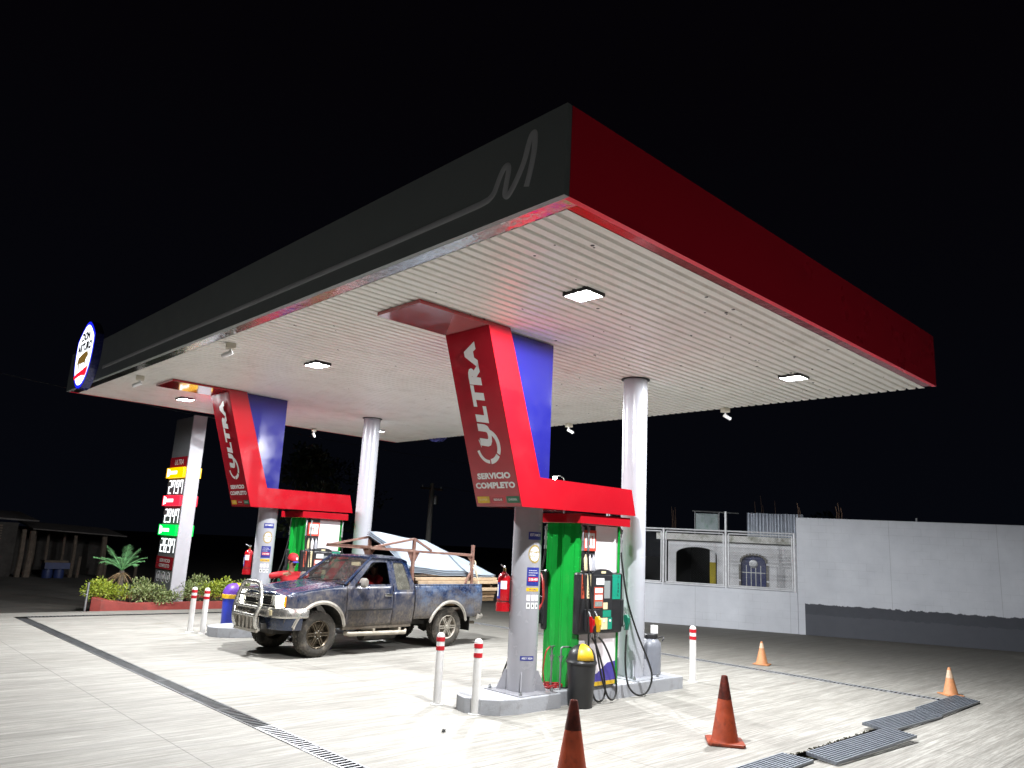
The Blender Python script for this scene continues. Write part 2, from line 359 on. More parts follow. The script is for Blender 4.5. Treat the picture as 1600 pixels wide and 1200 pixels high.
# ribbed soffit, profile along y
prof = []; y = 0.17; k = 0; PITCH = 0.1452
while y < CD - .2:
    prof += [(y, ZS), (y + .088, ZS), (y + .098, ZS + .032), (y + .132, ZS + .032)]
    if k % 6 == 3: prof += [(y + .1325, ZS + .05), (y + .138, ZS + .05), (y + .1385, ZS + .008)]
    y += PITCH; k += 1
prof += [(y, ZS), (CD - .06, ZS)]
g = MB(); n = len(prof)
xsf = [.22, 2.9, 5.7, CW + .03]
for x in xsf: g.add([(x, a, c) for a, c in prof], [])
for q in range(len(xsf) - 1): g.f += [(q * n + i, q * n + i + 1, (q + 1) * n + i + 1, (q + 1) * n + i) for i in range(n - 1)]
g.build('ribbed_soffit', M['soffit'], can, recalc=False, off=o0)
# pulse line emblem on the front edge
L1 = [(12.0, 4.975), (10.5, 4.975), (8.5, 4.98), (6.0, 4.98), (4.0, 4.98), (2.5, 4.98), (1.4, 4.985), (1.02, 4.99)]
L2 = [(.915, 5.0), (.845, 5.045), (.785, 5.16), (.735, 5.235), (.69, 5.25), (.668, 5.205), (.69, 5.08), (.70, 5.0), (.672, 4.965), (.635, 4.985), (.56, 5.08), (.48, 5.22), (.435, 5.36), (.405, 5.43), (.376, 5.445), (.36, 5.40), (.366, 5.26), (.40, 5.10), (.437, 4.975)]
pth = [(-.001, a, c) for a, c in L1] + smooth_path([(-.001, a, c) for a, c in L2], 6)
g = MB(); g.tube(pth, [.034] * len(pth), 10, flat=(1, 0, 0)); g.build('pulse_line', M['stripe_grey'], can, smooth=True, off=o0)
rnd = random.Random(5); g = MB()
for i in range(70):
    x = rnd.uniform(.5, 8.2); yy = rnd.choice([rnd.uniform(.3, 3.2), rnd.uniform(.3, 9)]); s = rnd.choice([.008, .011, .015, .022])
    g.lathe([(0, ZS - .004), (s * .9, ZS - .003), (s, ZS + .002)], (x, yy, 0), 6)
    if rnd.random() < .3: g.lathe([(0, ZS - .004), (s * .5, ZS - .003), (s * .6, ZS + .002)], (x + s * 2.2, yy + s, 0), 6)
sp = g.build('insect_nests', M['black'], can, off=o0); sp['kind'] = 'stuff'

# ------------------------------------------------------------------ canopy lamps
M['lamp_lens'] = em('lamp_lens', (0.95, 0.98, 1.0), 1.3)
def lamp(x, y):
    t = thing('canopy_lamp', (x, y, ZS), None, 'ceiling lamp', 'floodlights under the canopy ceiling')
    def fr(u, v, w): return (u, v, w)
    a, bq = .150, .178
    mb = MB(); mb.ring([(-a, -bq), (a, -bq), (a, bq), (-a, bq)], [(-a + .018, -bq + .018), (a - .018, -bq + .018), (a - .018, bq - .018), (-a + .018, bq - .018)], fr, -.038, -.006); mb.bb(-a + .0005, a - .0005, -bq + .0005, bq - .0005, -.006, .012)
    mb.build('lamp_frame', M['black'], t)
    mb = MB(); mb.bb(-a + .019, a - .019, -bq + .019, bq - .019, -.012, -.007); mb.build('lens', M['lamp_lens'], t)
    return t
LX, LY = (1.905, 6.806), (1.437, 7.16, 12.757)
lab = {(0, 0): 'square black-framed ceiling lamp in the ribbed ceiling closest to the charcoal and red corner',
       (1, 0): 'lit ceiling lamp behind the right column, towards the red edge',
       (0, 1): 'lit ceiling lamp midway between the two ULTRA pillars near the charcoal edge',
       (0, 2): 'lit ceiling lamp left of the farther ULTRA pillar head',
       (1, 1): 'ceiling lamp behind the nearer ULTRA pillar', (1, 2): 'ceiling lamp behind the farther ULTRA pillar'}
for i, x in enumerate(LX):
    for j, y in enumerate(LY):
        t = lamp(x, y); t['label'] = lab[(i, j)]
        ld = bpy.data.lights.new('canopy_floodlight', 'AREA'); ld.shape = 'RECTANGLE'; ld.size = .13; ld.size_y = .17
        ld.energy = LAMP_W; ld.color = (0.97, 0.985, 1.0)
        lo = bpy.data.objects.new('floodlight_beam', ld); COL.objects.link(lo); lo.location = (0, 0, -.020); lo.parent = t
        lw = bpy.data.lights.new('canopy_floodlight_wide', 'POINT'); lw.shadow_soft_size = .012; lw.energy = LAMP_WIDE; lw.color = ld.color   # the wide-angle share of the same lamp
        lo = bpy.data.objects.new('floodlight_spill', lw); COL.objects.link(lo); lo.location = (0, 0, -.027); lo.parent = t

# ------------------------------------------------------------------ columns
def arc_patch(mb_src, r): pass
COLR = 0.195
def cyl_fn(r, a0):
    """maps (u,v,w) onto a vertical cylinder: u along the arc (to the viewer's right), v up"""
    return lambda u, v, w=0.0: ((r + w) * math.cos(a0 + u / r), (r + w) * math.sin(a0 + u / r), v)
def patch(w, h, fn, n=10):
    mb = MB(); mb.grid(n, 1, lambda a, c: fn(a * w, c * h, 0)); return mb
def column(x, y, h, mat, label, cap):
    t = thing('canopy_column', (x, y, .18), label, 'column', 'round steel columns of the canopy')
    mb = MB(); mb.cyl((0, 0, 0), (0, 0, h - .18), COLR, COLR, 40); mb.build('shaft', mat, t, smooth=True)
    for k in range(4):
        a = R(45 + 90 * k); c, s = math.cos(a), math.sin(a)
        fn = lambda u, v, w: (c * u - s * w, s * u + c * w, v)
        mb = MB(); mb.prism([(COLR - .01, .012), (COLR + .125, .012), (COLR + .125, .03), (COLR + .025, .26), (COLR - .01, .26)], fn, -.008, .008)
        mb.build('gusset', mat, t)
    mb = MB(); mb.bb(-.34, .34, -.34, .34, .001, .012); bp_ = mb.build('base_plate', mat, t)
    for sx in (-1, 1):
        for sy in (-1, 1):
            mb = MB(); mb.cyl((sx * .285, sy * .285, .012), (sx * .285, sy * .285, .045), .022, n=6); mb.cyl((sx * .285, sy * .285, .045), (sx * .285, sy * .285, .065), .010, n=8)
            mb.build('anchor_bolt', M['steel'], t)
    if cap:
        mb = MB(); mb.lathe([(COLR + .001, h - .18 + .002), (.232, h - .18 + .004), (.232, h - .18 + .012)], n=24); mb.build('collar', M['black'], t)
    return t
def stickers(t):
    a0 = R(229); k_ = .78
    def P(name, z0, h, u0, w, mat, rr=COLR + .002):
        f = cyl_fn(rr, a0); mb = patch(w, h, lambda u, v, q=0: f((u + u0) * k_, v + z0, q)); return mb.build(name, mat, t, recalc=False)
    def T(name, s, z0, h, u0, w, mat, rr=COLR + .0035, **kw):
        f = cyl_fn(rr, a0); mb = text_mb(s, w, h, lambda u, v, q=0: f((u + u0) * k_, v + z0, 0), **kw); return mb
    s = P('sticker', 1.93, .10, 0, .27, M['navy'])
    mb = T('l', 'ESTAMOS', 1.975, .035, .03, .21, None, bold=.02); mb.build('lettering', M['white_clean'], s, recalc=False)
    # gold seal
    f_ = cyl_fn(COLR + .002, a0); f = lambda u, v: f_(u * k_, v); cx, cz, rr = .13, 1.745, .118
    mb = MB(); mb.add([f(cx, cz)] + [f(cx + rr * math.cos(q * math.pi / 18) * (1 + .04 * (q % 2)), cz + rr * math.sin(q * math.pi / 18) * (1 + .04 * (q % 2))) for q in range(36)], [(0, q + 1, (q + 1) % 36 + 1) for q in range(36)])
    s = mb.build('seal', M['gold'], t, recalc=False)
    f2_ = cyl_fn(COLR + .0032, a0); f2 = lambda u, v: f2_(u * k_, v); mb = MB()
    mb.add([f2(cx, cz)] + [f2(cx + .094 * math.cos(q * math.pi / 18), cz + .094 * math.sin(q * math.pi / 18)) for q in range(36)], [(0, q + 1, (q + 1) % 36 + 1) for q in range(36)])
    mb.build('seal_center', M['white_clean'], s, recalc=False)
    for tx, z, w in (('ESTAMPA', 1.752, .20), ('EXACTA', 1.705, .17)):
        T('l', tx, z, .034, cx - w / 2, w, None, rr=COLR + .0048, bold=.02).build('lettering', M['gold'], s, recalc=False)
    s = P('sticker', 1.335, .235, .0, .25, M['navy'])
    fr_ = cyl_fn(COLR + .0034, a0); mb = patch(.20, .055, lambda u, v, q=0: fr_((u + .025) * k_, v + 1.39, 0)); mb.build('number_plate', M['band_red'], s, recalc=False)
    T('l', '2100-4000', 1.40, .034, .035, .18, None, rr=COLR + .005, bold=.02).build('lettering', M['white_clean'], s, recalc=False)
    for z, w in ((1.525, .16), (1.495, .19), (1.465, .13)): T('l', 'servicio al cliente', z, .016, .03, w, None, bold=.01).build('lettering', M['white_clean'], s, recalc=False)
    P('sticker', 1.265, .045, .0, .25, M['yellow'])
    T('l', 'NO FUMAR', 1.277, .02, .05, .15, None, bold=.02).build('lettering', M['navy'], t, recalc=False)
    for q in range(3):
        for w in range(2): P('icon', 1.045 + .10 * w, .075, .01 + q * .085, .065, M['pinkwhite'] if w else M['white_clean'])
        mb = MB(); f_ = cyl_fn(COLR + .004, a0); f = lambda u, v: f_(u * k_, v); mb.add([f(.03 + q * .085, 1.065), f(.055 + q * .085, 1.065), f(.055 + q * .085, 1.10), f(.03 + q * .085, 1.10)], [(0, 1, 2, 3)]); mb.build('icon_mark', M['black'], t, recalc=False)
CA = (3.35, 3.58); CBX = 5.68; DYI = 7.65
c1 = column(CA[0], CA[1], 2.62, M['col_shaded'], 'shaded round column with stickers and fire extinguisher under the nearer ULTRA pillar', False); stickers(c1)
f = cyl_fn(COLR + .002, R(217)); mb = patch(.19, .055, lambda u, v, q=0: f(u, v + .40, q)); s = mb.build('water_label', M['navy'], c1, recalc=False)
f2 = cyl_fn(COLR + .0035, R(217)); text_mb('AIRE Y AGUA', .155, .028, lambda u, v, q=0: f2(u + .02, v + .414, 0), bold=.02).build('lettering', M['white_clean'], s, recalc=False)
column(CBX, CA[1], 4.75, M['col_white'], 'tall pale column right of the nearer fuel pump', True)
c3 = column(CA[0], CA[1] + DYI, 2.62, M['col_white'], 'pale round column with stickers behind the front of the pickup', False); stickers(c3)
column(CBX, CA[1] + DYI, 4.75, M['col_white'], 'tall pale column behind the pickup cab', True)

# ------------------------------------------------------------------ islands
def island(dy, label):
    P = [(2.42, 3.62), (2.52, 3.42), (2.70, 3.26), (2.95, 3.20), (3.72, 3.20), (3.72, 3.285), (4.86, 3.285), (4.86, 3.20), (6.50, 3.20), (6.50, 4.08), (2.95, 4.08), (2.62, 3.98), (2.47, 3.82)]
    o = (2.42, 3.2 + dy, 0); mb = MB(); mb.prism(P, lambda u, v, w: (u, v + dy, w), -.02, .18)
    ob = mb.build('pump_island', M['curb'], bevel=.012, off=o); tag(ob, label, 'pump island', 'raised kerbs under the pumps', 'thing')
island(0, 'grey raised concrete island with chipped edge under the nearer pump')
island(DYI, 'raised concrete island behind the pickup')

# ------------------------------------------------------------------ ULTRA pillar claddings
def ultra(dy, label):
    t = thing('sign_pillar', (2.7, 3.49 + dy, 2.506), label, 'sign pillar', 'leaning red sign pillars')
    ox, oy, oz = 2.7, 3.49, 2.506
    Y0, Y1 = 3.06 - oy, 3.92 - oy
    xz = lambda u, v, w: (u - ox, w, v - oz)
    poly = [(2.709, 2.506), (5.05, 2.530), (4.95, 2.905), (3.011, 2.90), (2.345, 4.760), (.885, 4.760), (.885, 4.715), (1.972, 4.715)]
    mb = MB(); mb.prism(poly, xz, Y0, Y1); mb.build('red_frame', M['red_panel'], t)
    mb = MB(); mb.prism([(2.36, 4.755), (3.31, 4.755), (3.325, 2.903), (3.022, 2.903)], xz, 3.20 - oy, 3.78 - oy); mb.build('blue_infill', M['blue_panel'], t)
    # sign face: u to the reader's right (-y), v up the slope
    sd = Vector((1.972 - 2.709, 0, 4.715 - 2.506)); SL = sd.length; sd.normalize()
    fn = frame((2.709 - ox - .004 * 0, Y1, 0), (0, -1, 0), sd)
    sp = lambda u, v, w=0: fn(u, v, w + .003)
    mb = MB(); mb.add([sp(.008, .01), sp(.852, .01), sp(.852, SL - .01), sp(.008, SL - .01)], [(0, 1, 2, 3)])
    face = mb.build('sign_face', M['red_sign'], t, recalc=False)
    Z = lambda z: (z - 2.506) * SL / (4.715 - 2.506)
    # ULTRA reads upwards: text x -> up the slope, text y -> to the left
    def up(u, v, w=0): return fn(.545 - v, Z(3.26) + u, w + .0055)
    M_l = M['white_clean']
    text_mb('ULTRA', Z(4.56) - Z(3.26), .235, up, bold=.075, shear=.12, spacing=1.16).build('lettering', M_l, face, recalc=False)
    # ring emblem round the foot of the U
    def arc(cx, cz, r0, r1, a0, a1, n=18, sx=1.0):
        q = MB(); vs = []
        for k in range(n + 1):
            a = R(a0 + (a1 - a0) * k / n)
            for r in (r0, r1): vs.append(sp(cx + r * math.cos(a) * sx, cz + r * math.sin(a), .003))
        return q.add(vs, [(2 * k, 2 * k + 1, 2 * k + 3, 2 * k + 2) for k in range(n)])
    mb = MB(); cx, cz = .44, Z(3.26)
    for a0, a1, r0, r1 in ((68, -32, .172, .232), (-38, -88, .165, .232), (-94, -168, .18, .225)):
        a = arc(cx, cz, r0, r1, a0, a1); mb.add(a.v, a.f)
    mb.add([sp(cx - .16, cz + .10, .003), sp(cx - .13, cz + .0, .003), sp(cx - .12, cz + .0, .003), sp(cx - .145, cz + .10, .003)], [(0, 1, 2, 3)])
    mb.build('ring_emblem', M_l, face, recalc=False)
    text_mb('SERVICIO', .63, .083, lambda u, v, w=0: sp(.125 + u, Z(2.855) + v, .003), bold=.055, spacing=1.05).build('lettering', M_l, face, recalc=False)
    text_mb('COMPLETO', .75, .083, lambda u, v, w=0: sp(.06 + u, Z(2.735) + v, .003), bold=.055, spacing=1.05).build('lettering', M_l, face, recalc=False)
    for u0, mt, tx, tm in ((.045, 'yellow', 'SUPER', 'cream'), (.325, 'red_sign', 'REGULAR', 'white_clean'), (.605, 'chip_green', 'DIESEL', 'white_clean')):
        mb = MB(); mb.add([sp(u0, Z(2.553), .002), sp(u0 + .235, Z(2.553), .002), sp(u0 + .235, Z(2.635), .002), sp(u0, Z(2.635), .002)], [(0, 1, 2, 3)])
        c = mb.build('fuel_badge', M[mt], face, recalc=False)
        if mt == 'red_sign':
            mb = MB(); mb.ring([(u0, Z(2.553)), (u0 + .235, Z(2.553)), (u0 + .235, Z(2.635)), (u0, Z(2.635))], [(u0 + .006, Z(2.559)), (u0 + .229, Z(2.559)), (u0 + .229, Z(2.629)), (u0 + .006, Z(2.629))], sp, .002, .004); mb.build('fuel_badge_rim', M['band_red'], face)
        text_mb(tx, .16, .026, lambda u, v, w=0: sp(u0 + .04 + u, Z(2.583) + v, .004), bold=.02).build('lettering', M[tm], face, recalc=False)
    return t
M['chip_green'] = pm('dark_green_vinyl', (0.01, 0.13, 0.06), 0.4, var=0.05)
ultra(0, 'nearer leaning red and blue ULTRA pillar, wholly in view beside the right column')
ultra(DYI, 'farther leaning red and blue ULTRA pillar, left of the pickup roof')

# ------------------------------------------------------------------ bollards
def bollard(x, y, label, rz=0):
    t = thing('bollard', (x, y, 0), label, 'bollard', 'white bollards with two red bands', rz)
    H, r = .875, .052
    mb = MB(); mb.lathe([(.085, 0), (.085, .008), (r, .012), (r, H - .05), (r * .95, H - .03), (r * .72, H - .012), (r * .35, H - .002), (0.001, H)], n=20); mb.build('post', M['white'], t, smooth=True)
    for z in (.655, .765):
        mb = MB(); mb.lathe([(r + .0005, z), (r + .003, z + .002), (r + .003, z + .053), (r + .0005, z + .055)], n=20); mb.build('red_band', M['band_red'], t, smooth=True)
bollard(2.45, 4.18, 'farther of the two bollards at the front tip of the nearer island')
bollard(2.50, 3.50, 'bollard closest to the camera, at the front tip of the nearer island')
bollard(2.345, 11.99, 'bollard left of the pickup, nearer to the planter')
bollard(2.50, 11.74, 'bollard left of the pickup, directly beside the blue bin')
bollard(7.19, 3.47, 'single bollard right of the grey drum')
# ================================================================== FUEL PUMPS
def pump(dy, label, far):
    ox, oy, oz = 4.5, 3.57 + dy, .18
    t = thing('fuel_pump', (ox, oy, oz), label, 'fuel pump', 'fuel pumps')
    def B(name, mat, x0, x1, y0, y1, z0, z1, par=None, bev=0.004):
        mb = MB(); mb.bb(x0 - 4.5, x1 - 4.5, y0 - 3.57, y1 - 3.57, z0 - .18, z1 - .18); return mb.build(name, mat, par or t, bevel=bev)
    X0, X1 = 4.055, 4.945
    # header box
    B('header_box', M['red_panel'], X0 - .17, X1 + .035, 3.10, 4.04, 2.365, 2.497)
    # side panels with upright folds (facing -x and +x)
    for sx, xx in ((-1, X0), (1, X1)):
        prof = [(3.27, 0), (3.36, .0), (3.40, .035), (3.52, .035), (3.56, .0), (3.60, .0), (3.64, .035), (3.74, .035), (3.78, 0), (3.87, 0)]
        mb = MB(); vs = []
        for y, d in prof: vs += [(xx + sx * d - 4.5, y - 3.57, 0.002), (xx + sx * d - 4.5, y - 3.57, 2.365 - .18)]
        mb.add(vs, [(2 * i, 2 * i + 2, 2 * i + 3, 2 * i + 1) for i in range(len(prof) - 1)])
        mb.build('side_panel', M['green'], t, recalc=False, solid=.0)
    B('core', M['pinkwhite'], X0 + .03, X1 - .03, 3.30, 3.84, .185, 2.36)
    for face_y, s in ((3.265, -1), (3.875, 1)):
        P = lambda name, mat, x0, x1, z0, z1, d0, d1, par=None, bev=0.003: B(name, mat, x0, x1, min(face_y + s * d0, face_y + s * d1), max(face_y + s * d0, face_y + s * d1), z0, z1, par, bev)
        fl = (lambda x: x) if s < 0 else (lambda x: 9.0 - x)
        def Q(name, mat, a, c, z0, z1, d0, d1, par=None, bev=0.003):
            k = .09 if d1 >= .0845 else (.06 if (name == 'pump_body' or (par is not None and par.name.startswith('pump_body'))) else 0)
            a, c = a - k, c - k
            return P(name, mat, min(fl(a), fl(c)), max(fl(a), fl(c)), z0, z1, d0, d1, par, bev)
        for a, c in ((X0 - .002, X0 + .045), (X1 - .045, X1 + .002)): Q('corner_strip', M['green'], a, c, .19, 2.362, -.03, .006)
        # upper cabinet
        up = Q('upper_panel', M['pinkwhite'], X0 + .046, X1 - .046, 1.71, 2.36, -.03, 0)
        Q('shelf_recess', M['black'], X0 + .05, X0 + .34, 1.73, 2.35, 0, .002, up, 0)
        for k in range(3):
            mb = MB(); xb = fl(X0 + .10 + .085 * k); yb = face_y + s * .035
            mb.lathe([(.001, 1.735), (.03, 1.735), (.032, 1.75), (.032, 1.86), (.025, 1.90), (.012, 1.925), (.012, 1.95), (.001, 1.95)], (xb - 4.5, yb - 3.57, -.18), 14)
            mb.build('oil_bottle', M[('cream', 'pinkwhite', 'col_white')[k]], up, smooth=True)
        pb = Q('poster', M['poster_rim'], X0 + .06, X0 + .335, 2.00, 2.285, .012, .022, up)
        Q('poster_face', M['poster_white'], X0 + .095, X0 + .30, 2.04, 2.245, .022, .024, pb, 0)
        for k, (a, c, z0, z1) in enumerate(((.19, .21, 2.06, 2.22), (.21, .245, 2.15, 2.165), (.245, .26, 2.08, 2.20), (.285, .325, 2.19, 2.205), (.30, .315, 2.07, 2.19))):
            Q('poster_mark', M['poster_rim'], X0 + a - .06, X0 + c - .06, z0, z1, .024, .0255, pb, 0)
        # black electronics body
        bd = Q('pump_body', M['black'], X0 + .010, X1 + .10, .885, 1.705, -.05, .05, None, .03)
        Q('fuel_stripe', M['stripe_red'], X0 + .075, X0 + .135, 1.36, 1.68, .05, .053, bd, 0)
        Q('fuel_stripe', M['cream'], X0 + .19, X0 + .27, 1.36, 1.68, .05, .053, bd, 0)
        tl = Q('fuel_stripe', M['teal'], X1 - .155, X1 + .035, 1.345, 1.685, .05, .053, bd, 0)
        bz = Q('bezel', M['black2'], X0 + .30, X0 + .74, .93, 1.69, .05, .085, bd, .02)
        # arched head of the bezel
        mb = MB(); cxx = fl(X0 + .43); pol = [(.22 * math.cos(math.pi * q / 14), .075 * math.sin(math.pi * q / 14)) for q in range(15)]
        mb.prism(pol, lambda u, v, w: (cxx + u - 4.5, face_y + s * w - 3.57, 1.685 + v - .18), .03, .085); mb.build('bezel_head', M['black2'], bd)
        Q('badge', M['cream'], X0 + .48, X0 + .575, 1.70, 1.73, .085, .089, bd, 0)
        Q('card_sign', M['white_clean'], X0 + .375, X0 + .545, 1.545, 1.635, .085, .088, bd, 0)
        pr = Q('price_display', M['stripe_red'], X0 + .335, X0 + .525, 1.235, 1.515, .085, .089, bd, 0)
        for k in range(3): Q('readout', M['white_clean'] if k < 2 else M['grey_lcd'], X0 + .35, X0 + .51, 1.435 - .09 * k, 1.50 - .09 * k, .089, .091, pr, 0)
        Q('keypad', M['charcoal'], X0 + .55, X0 + .68, 1.36, 1.60, .085, .088, bd, 0)
        Q('notice', M['cream'], X0 + .535, X0 + .63, 1.215, 1.305, .085, .088, bd, 0)
        Q('teal_panel', M['teal'], X0 + .53, X0 + .71, 1.11, 1.20, .085, .088, bd, 0)
        Q('grade_button', M['cream'], X0 + .475, X0 + .635, .945, 1.10, .085, .088, bd, 0)
        Q('grade_button', M['teal'], X0 + .645, X0 + .735, .945, 1.10, .085, .088, bd, 0)
        for a in (.56, .69): Q('button', M['white_clean'], X0 + a - .018, X0 + a + .018, 1.045, 1.075, .088, .092, bd, 0)
        fr = (lambda u, v, w=0: (fl(u) - 4.5, face_y + s * (.054) - 3.57, v - .18))
        for k, ch in enumerate('DIESEL'):
            text_mb(ch, .032 if ch != 'I' else .008, .034, lambda u, v, w=0: fr(X1 - .09 + u, 1.635 - k * .05 + v), bold=.02).build('lettering', M['black'], bd, recalc=False)
        for k, ch in enumerate('SUPER'):
            text_mb(ch, .03, .034, lambda u, v, w=0: fr(X0 + .03 + u, 1.625 - k * .055 + v), bold=.02).build('lettering', M['black'], bd, recalc=False)
        for k, ch in enumerate('REGULAR'):
            text_mb(ch, .03, .03, lambda u, v, w=0: fr(X0 + .155 + u, 1.635 - k * .043 + v), bold=.02).build('lettering', M['black'], bd, recalc=False)
        # lower panel
        lp = Q('lower_panel', M['pinkwhite'], X0 + .046, X1 - .046, .19, .884, -.03, 0)
        Q('yellow_strip', M['yellow'], X0 + .05, X1 - .05, .195, .245, 0, .003, lp, 0)
        mb = MB(); mb.prism([(X0 + .05, .25), (X1 - .05, .25), (X1 - .05, .50), (X1 - .22, .485), (X0 + .45, .36), (X0 + .25, .31), (X0 + .05, .33)], lambda u, v, w: (fl(u) - 4.5, face_y + s * w - 3.57, v - .18), 0, .002)
        mb.build('indigo_wave', M['indigo'], lp)
        # nozzles with holsters
        def nozzle(cx, mat, d, zz=1.02):
            cxx = fl(cx); yf = face_y + s * d
            mb = MB(); G = lambda a, c, w: (cxx + w * .024 - 4.5, yf + s * a - 3.57, zz + c - .18)
            mb.prism([(-.035, .10), (.02, .115), (.055, .07), (.06, .0), (.035, -.10), (.0, -.10), (-.005, -.02), (-.03, .03)], G, -1, 1)
            nz = mb.build('nozzle', mat, t, bevel=.010)
            mb = MB(); mb.tube([(cxx - 4.5, yf + s * .0 - 3.57, zz + .09 - .18), (cxx - .01 - 4.5, yf - s * .03 - 3.57, zz + .15 - .18), (cxx - .02 - 4.5, yf - s * .055 - 3.57, zz + .19 - .18)], .011, 8); mb.build('spout', M['steel'], nz, smooth=True)
            mb = MB(); mb.tube([(cxx - 4.5, yf + s * .02 - 3.57, zz - .10 - .18), (cxx - 4.5, yf + s * .012 - 3.57, zz - .16 - .18)], .015, 10); mb.build('swivel', M['steel'], nz, smooth=True)
            mb = MB(); mb.tube([(cxx + .0 - 4.5, yf - s * .005 - 3.57, zz - .02 - .18), (cxx - 4.5, yf - s * .04 - 3.57, zz - .05 - .18), (cxx - 4.5, yf - s * .03 - 3.57, zz - .10 - .18), (cxx - 4.5, yf + s * .01 - 3.57, zz - .098 - .18)], .006, 6); mb.build('trigger', M['black'], nz)
        nozzle(X0 + .14, M['ext_red'], .13); nozzle(X0 + .275, M['yellow'], .13); nozzle(X1 + .085, M['teal_dark'], .08)
        Q('nozzle_holster', M['black2'], X0 + .17, X0 + .46, .93, 1.22, .05, .095, bd, .012)
        Q('nozzle_holster', M['black2'], X1 + .05, X1 + .115, .96, 1.34, -.03, .06, bd, .012)
        # hoses from the header down to a loop and up to the nozzles
        def hose(pts):
            p = smooth_path([(fl(a) - 4.5, face_y + s * d - 3.57, z - .18) for a, d, z in pts], 7)
            mb = MB(); mb.tube(p, .0135, 8); mb.build('hose', M['rubber'], t, smooth=True)
        hose([(X0 - .01, .07, 2.0), (X0 - .0, .075, 1.85), (X0 + .015, .11, 1.5), (X0 + .04, .16, 1.15), (X0 + .065, .165, .75), (X0 + .10, .16, .40), (X0 + .22, .15, .09), (X0 + .36, .15, .03), (X0 + .45, .15, .14), (X0 + .40, .15, .42), (X0 + .26, .15, .72), (X0 + .145, .142, .865)])
        hose([(X0 + .11, .07, 2.0), (X0 + .115, .075, 1.85), (X0 + .12, .12, 1.45), (X0 + .14, .17, 1.10), (X0 + .19, .19, .75), (X0 + .31, .20, .35), (X0 + .45, .20, .09), (X0 + .58, .19, .04), (X0 + .66, .18, .16), (X0 + .60, .17, .44), (X0 + .42, .155, .74), (X0 + .282, .142, .865)])
        hose([(X1 - .015, .05, 2.0), (X1 + .0, .055, 1.85), (X1 + .09, .09, 1.35), (X1 + .26, .14, .90), (X1 + .52, .17, .46), (X1 + .60, .17, .24), (X1 + .50, .16, .06), (X1 + .30, .145, .03), (X1 + .12, .12, .16), (X1 + .065, .10, .42), (X1 + .075, .09, .70), (X1 + .088, .092, .865)])
        for a, d in ((X0 - .01, .07), (X0 + .11, .07), (X1 - .015, .05)):
            mb = MB(); x_, y_ = fl(a) - 4.5, face_y + s * d - 3.57
            mb.tube([(x_, y_ - s * .03, 2.35 - .18), (x_, y_, 2.30 - .18), (x_, y_, 2.0 - .18)], .014, 8)
            for z in (2.0, 2.13, 2.27): mb.cyl((x_, y_, z - .18), (x_, y_, z + .05 - .18), .020, n=10)
            mb.build('breakaway', M['steel'], t, smooth=True)
    return t
M['poster_rim'] = pm('orange_red_poster', (0.62, 0.06, 0.035), 0.4, var=0.05)
M['poster_white'] = pm('poster_paper', (0.82, 0.80, 0.78), 0.5, var=0.02)
M['stripe_red'] = pm('red_label', (0.5, 0.08, 0.04), 0.45, var=0.05)
M['black2'] = pm('satin_black_plastic', (0.022, 0.022, 0.025), 0.35, var=0.1)
M['grey_lcd'] = pm('lcd_grey', (0.25, 0.28, 0.27), 0.25, var=0.05)
M['teal_dark'] = pm('dark_green_nozzle', (0.008, 0.14, 0.085), 0.4, var=0.1)
pump(0, 'fuel pump with green ribbed side and red, yellow and green nozzles, behind the black bin', False)
pump(DYI, 'farther fuel pump partly hidden behind the pickup and the attendant', True)

# ------------------------------------------------------------------ fire extinguishers
def extinguisher(x, y, z, rz, label):
    t = thing('fire_extinguisher', (x, y, z), label, 'fire extinguisher', 'red fire extinguishers on the columns', rz)
    mb = MB(); mb.lathe([(.001, .03), (.075, .03), (.085, .05), (.085, .42), (.075, .455), (.045, .485), (.026, .495), (.026, .51), (.001, .51)], n=24); mb.build('cylinder', M['ext_red'], t, smooth=True)
    mb = MB(); mb.lathe([(.094, 0), (.094, .10), (.088, .10), (.088, .006), (.001, .006)], n=24); mb.build('bracket', M['ext_red'], t, smooth=True)
    mb = MB(); mb.bb(.06, .13, -.03, .03, .02, .40); mb.build('wall_strap', M['black'], t)
    mb = MB(); mb.lathe([(.087, .125), (.0885, .125), (.0885, .135), (.087, .135)], n=24); mb.build('band', M['black'], t)
    mb = MB(); mb.cyl((0, 0, .51), (0, 0, .555), .02, n=12); mb.build('valve', M['brass'], t, smooth=True)
    mb = MB(); mb.tube([(0, 0, .55), (-.02, -.04, .575), (-.05, -.10, .60)], .008, 6); mb.tube([(0, .0, .535), (.0, .05, .56), (-.01, .10, .575)], .009, 6); mb.build('lever', M['steel'], t, smooth=True)
    fr = lambda a0: (lambda u, v, w=0: ((.086 + w) * math.cos(a0 + u / .086), (.086 + w) * math.sin(a0 + u / .086), v))
    for a0, w_, z0, h_, mt in ((R(240), .085, .285, .105, 'white_clean'), (R(196), .065, .16, .21, 'navy'), (R(203), .025, .19, .15, 'white_clean')):
        fq = fr(a0); off = .0012 if mt == 'navy' else .0022
        mb = MB(); mb.grid(6, 1, lambda a, c: fq(a * w_, z0 + c * h_, off)); mb.build('sticker', M[mt], t, recalc=False)
# on the side of the columns that faces away from the pumps
extinguisher(3.35 - .205, 3.58 + .20, 1.165, R(-44), 'red fire extinguisher on the nearer shaded column')
extinguisher(3.35 - .215, 3.58 + DYI + .205, 1.165, R(-44), 'red fire extinguisher on the farther column above the blue bin')

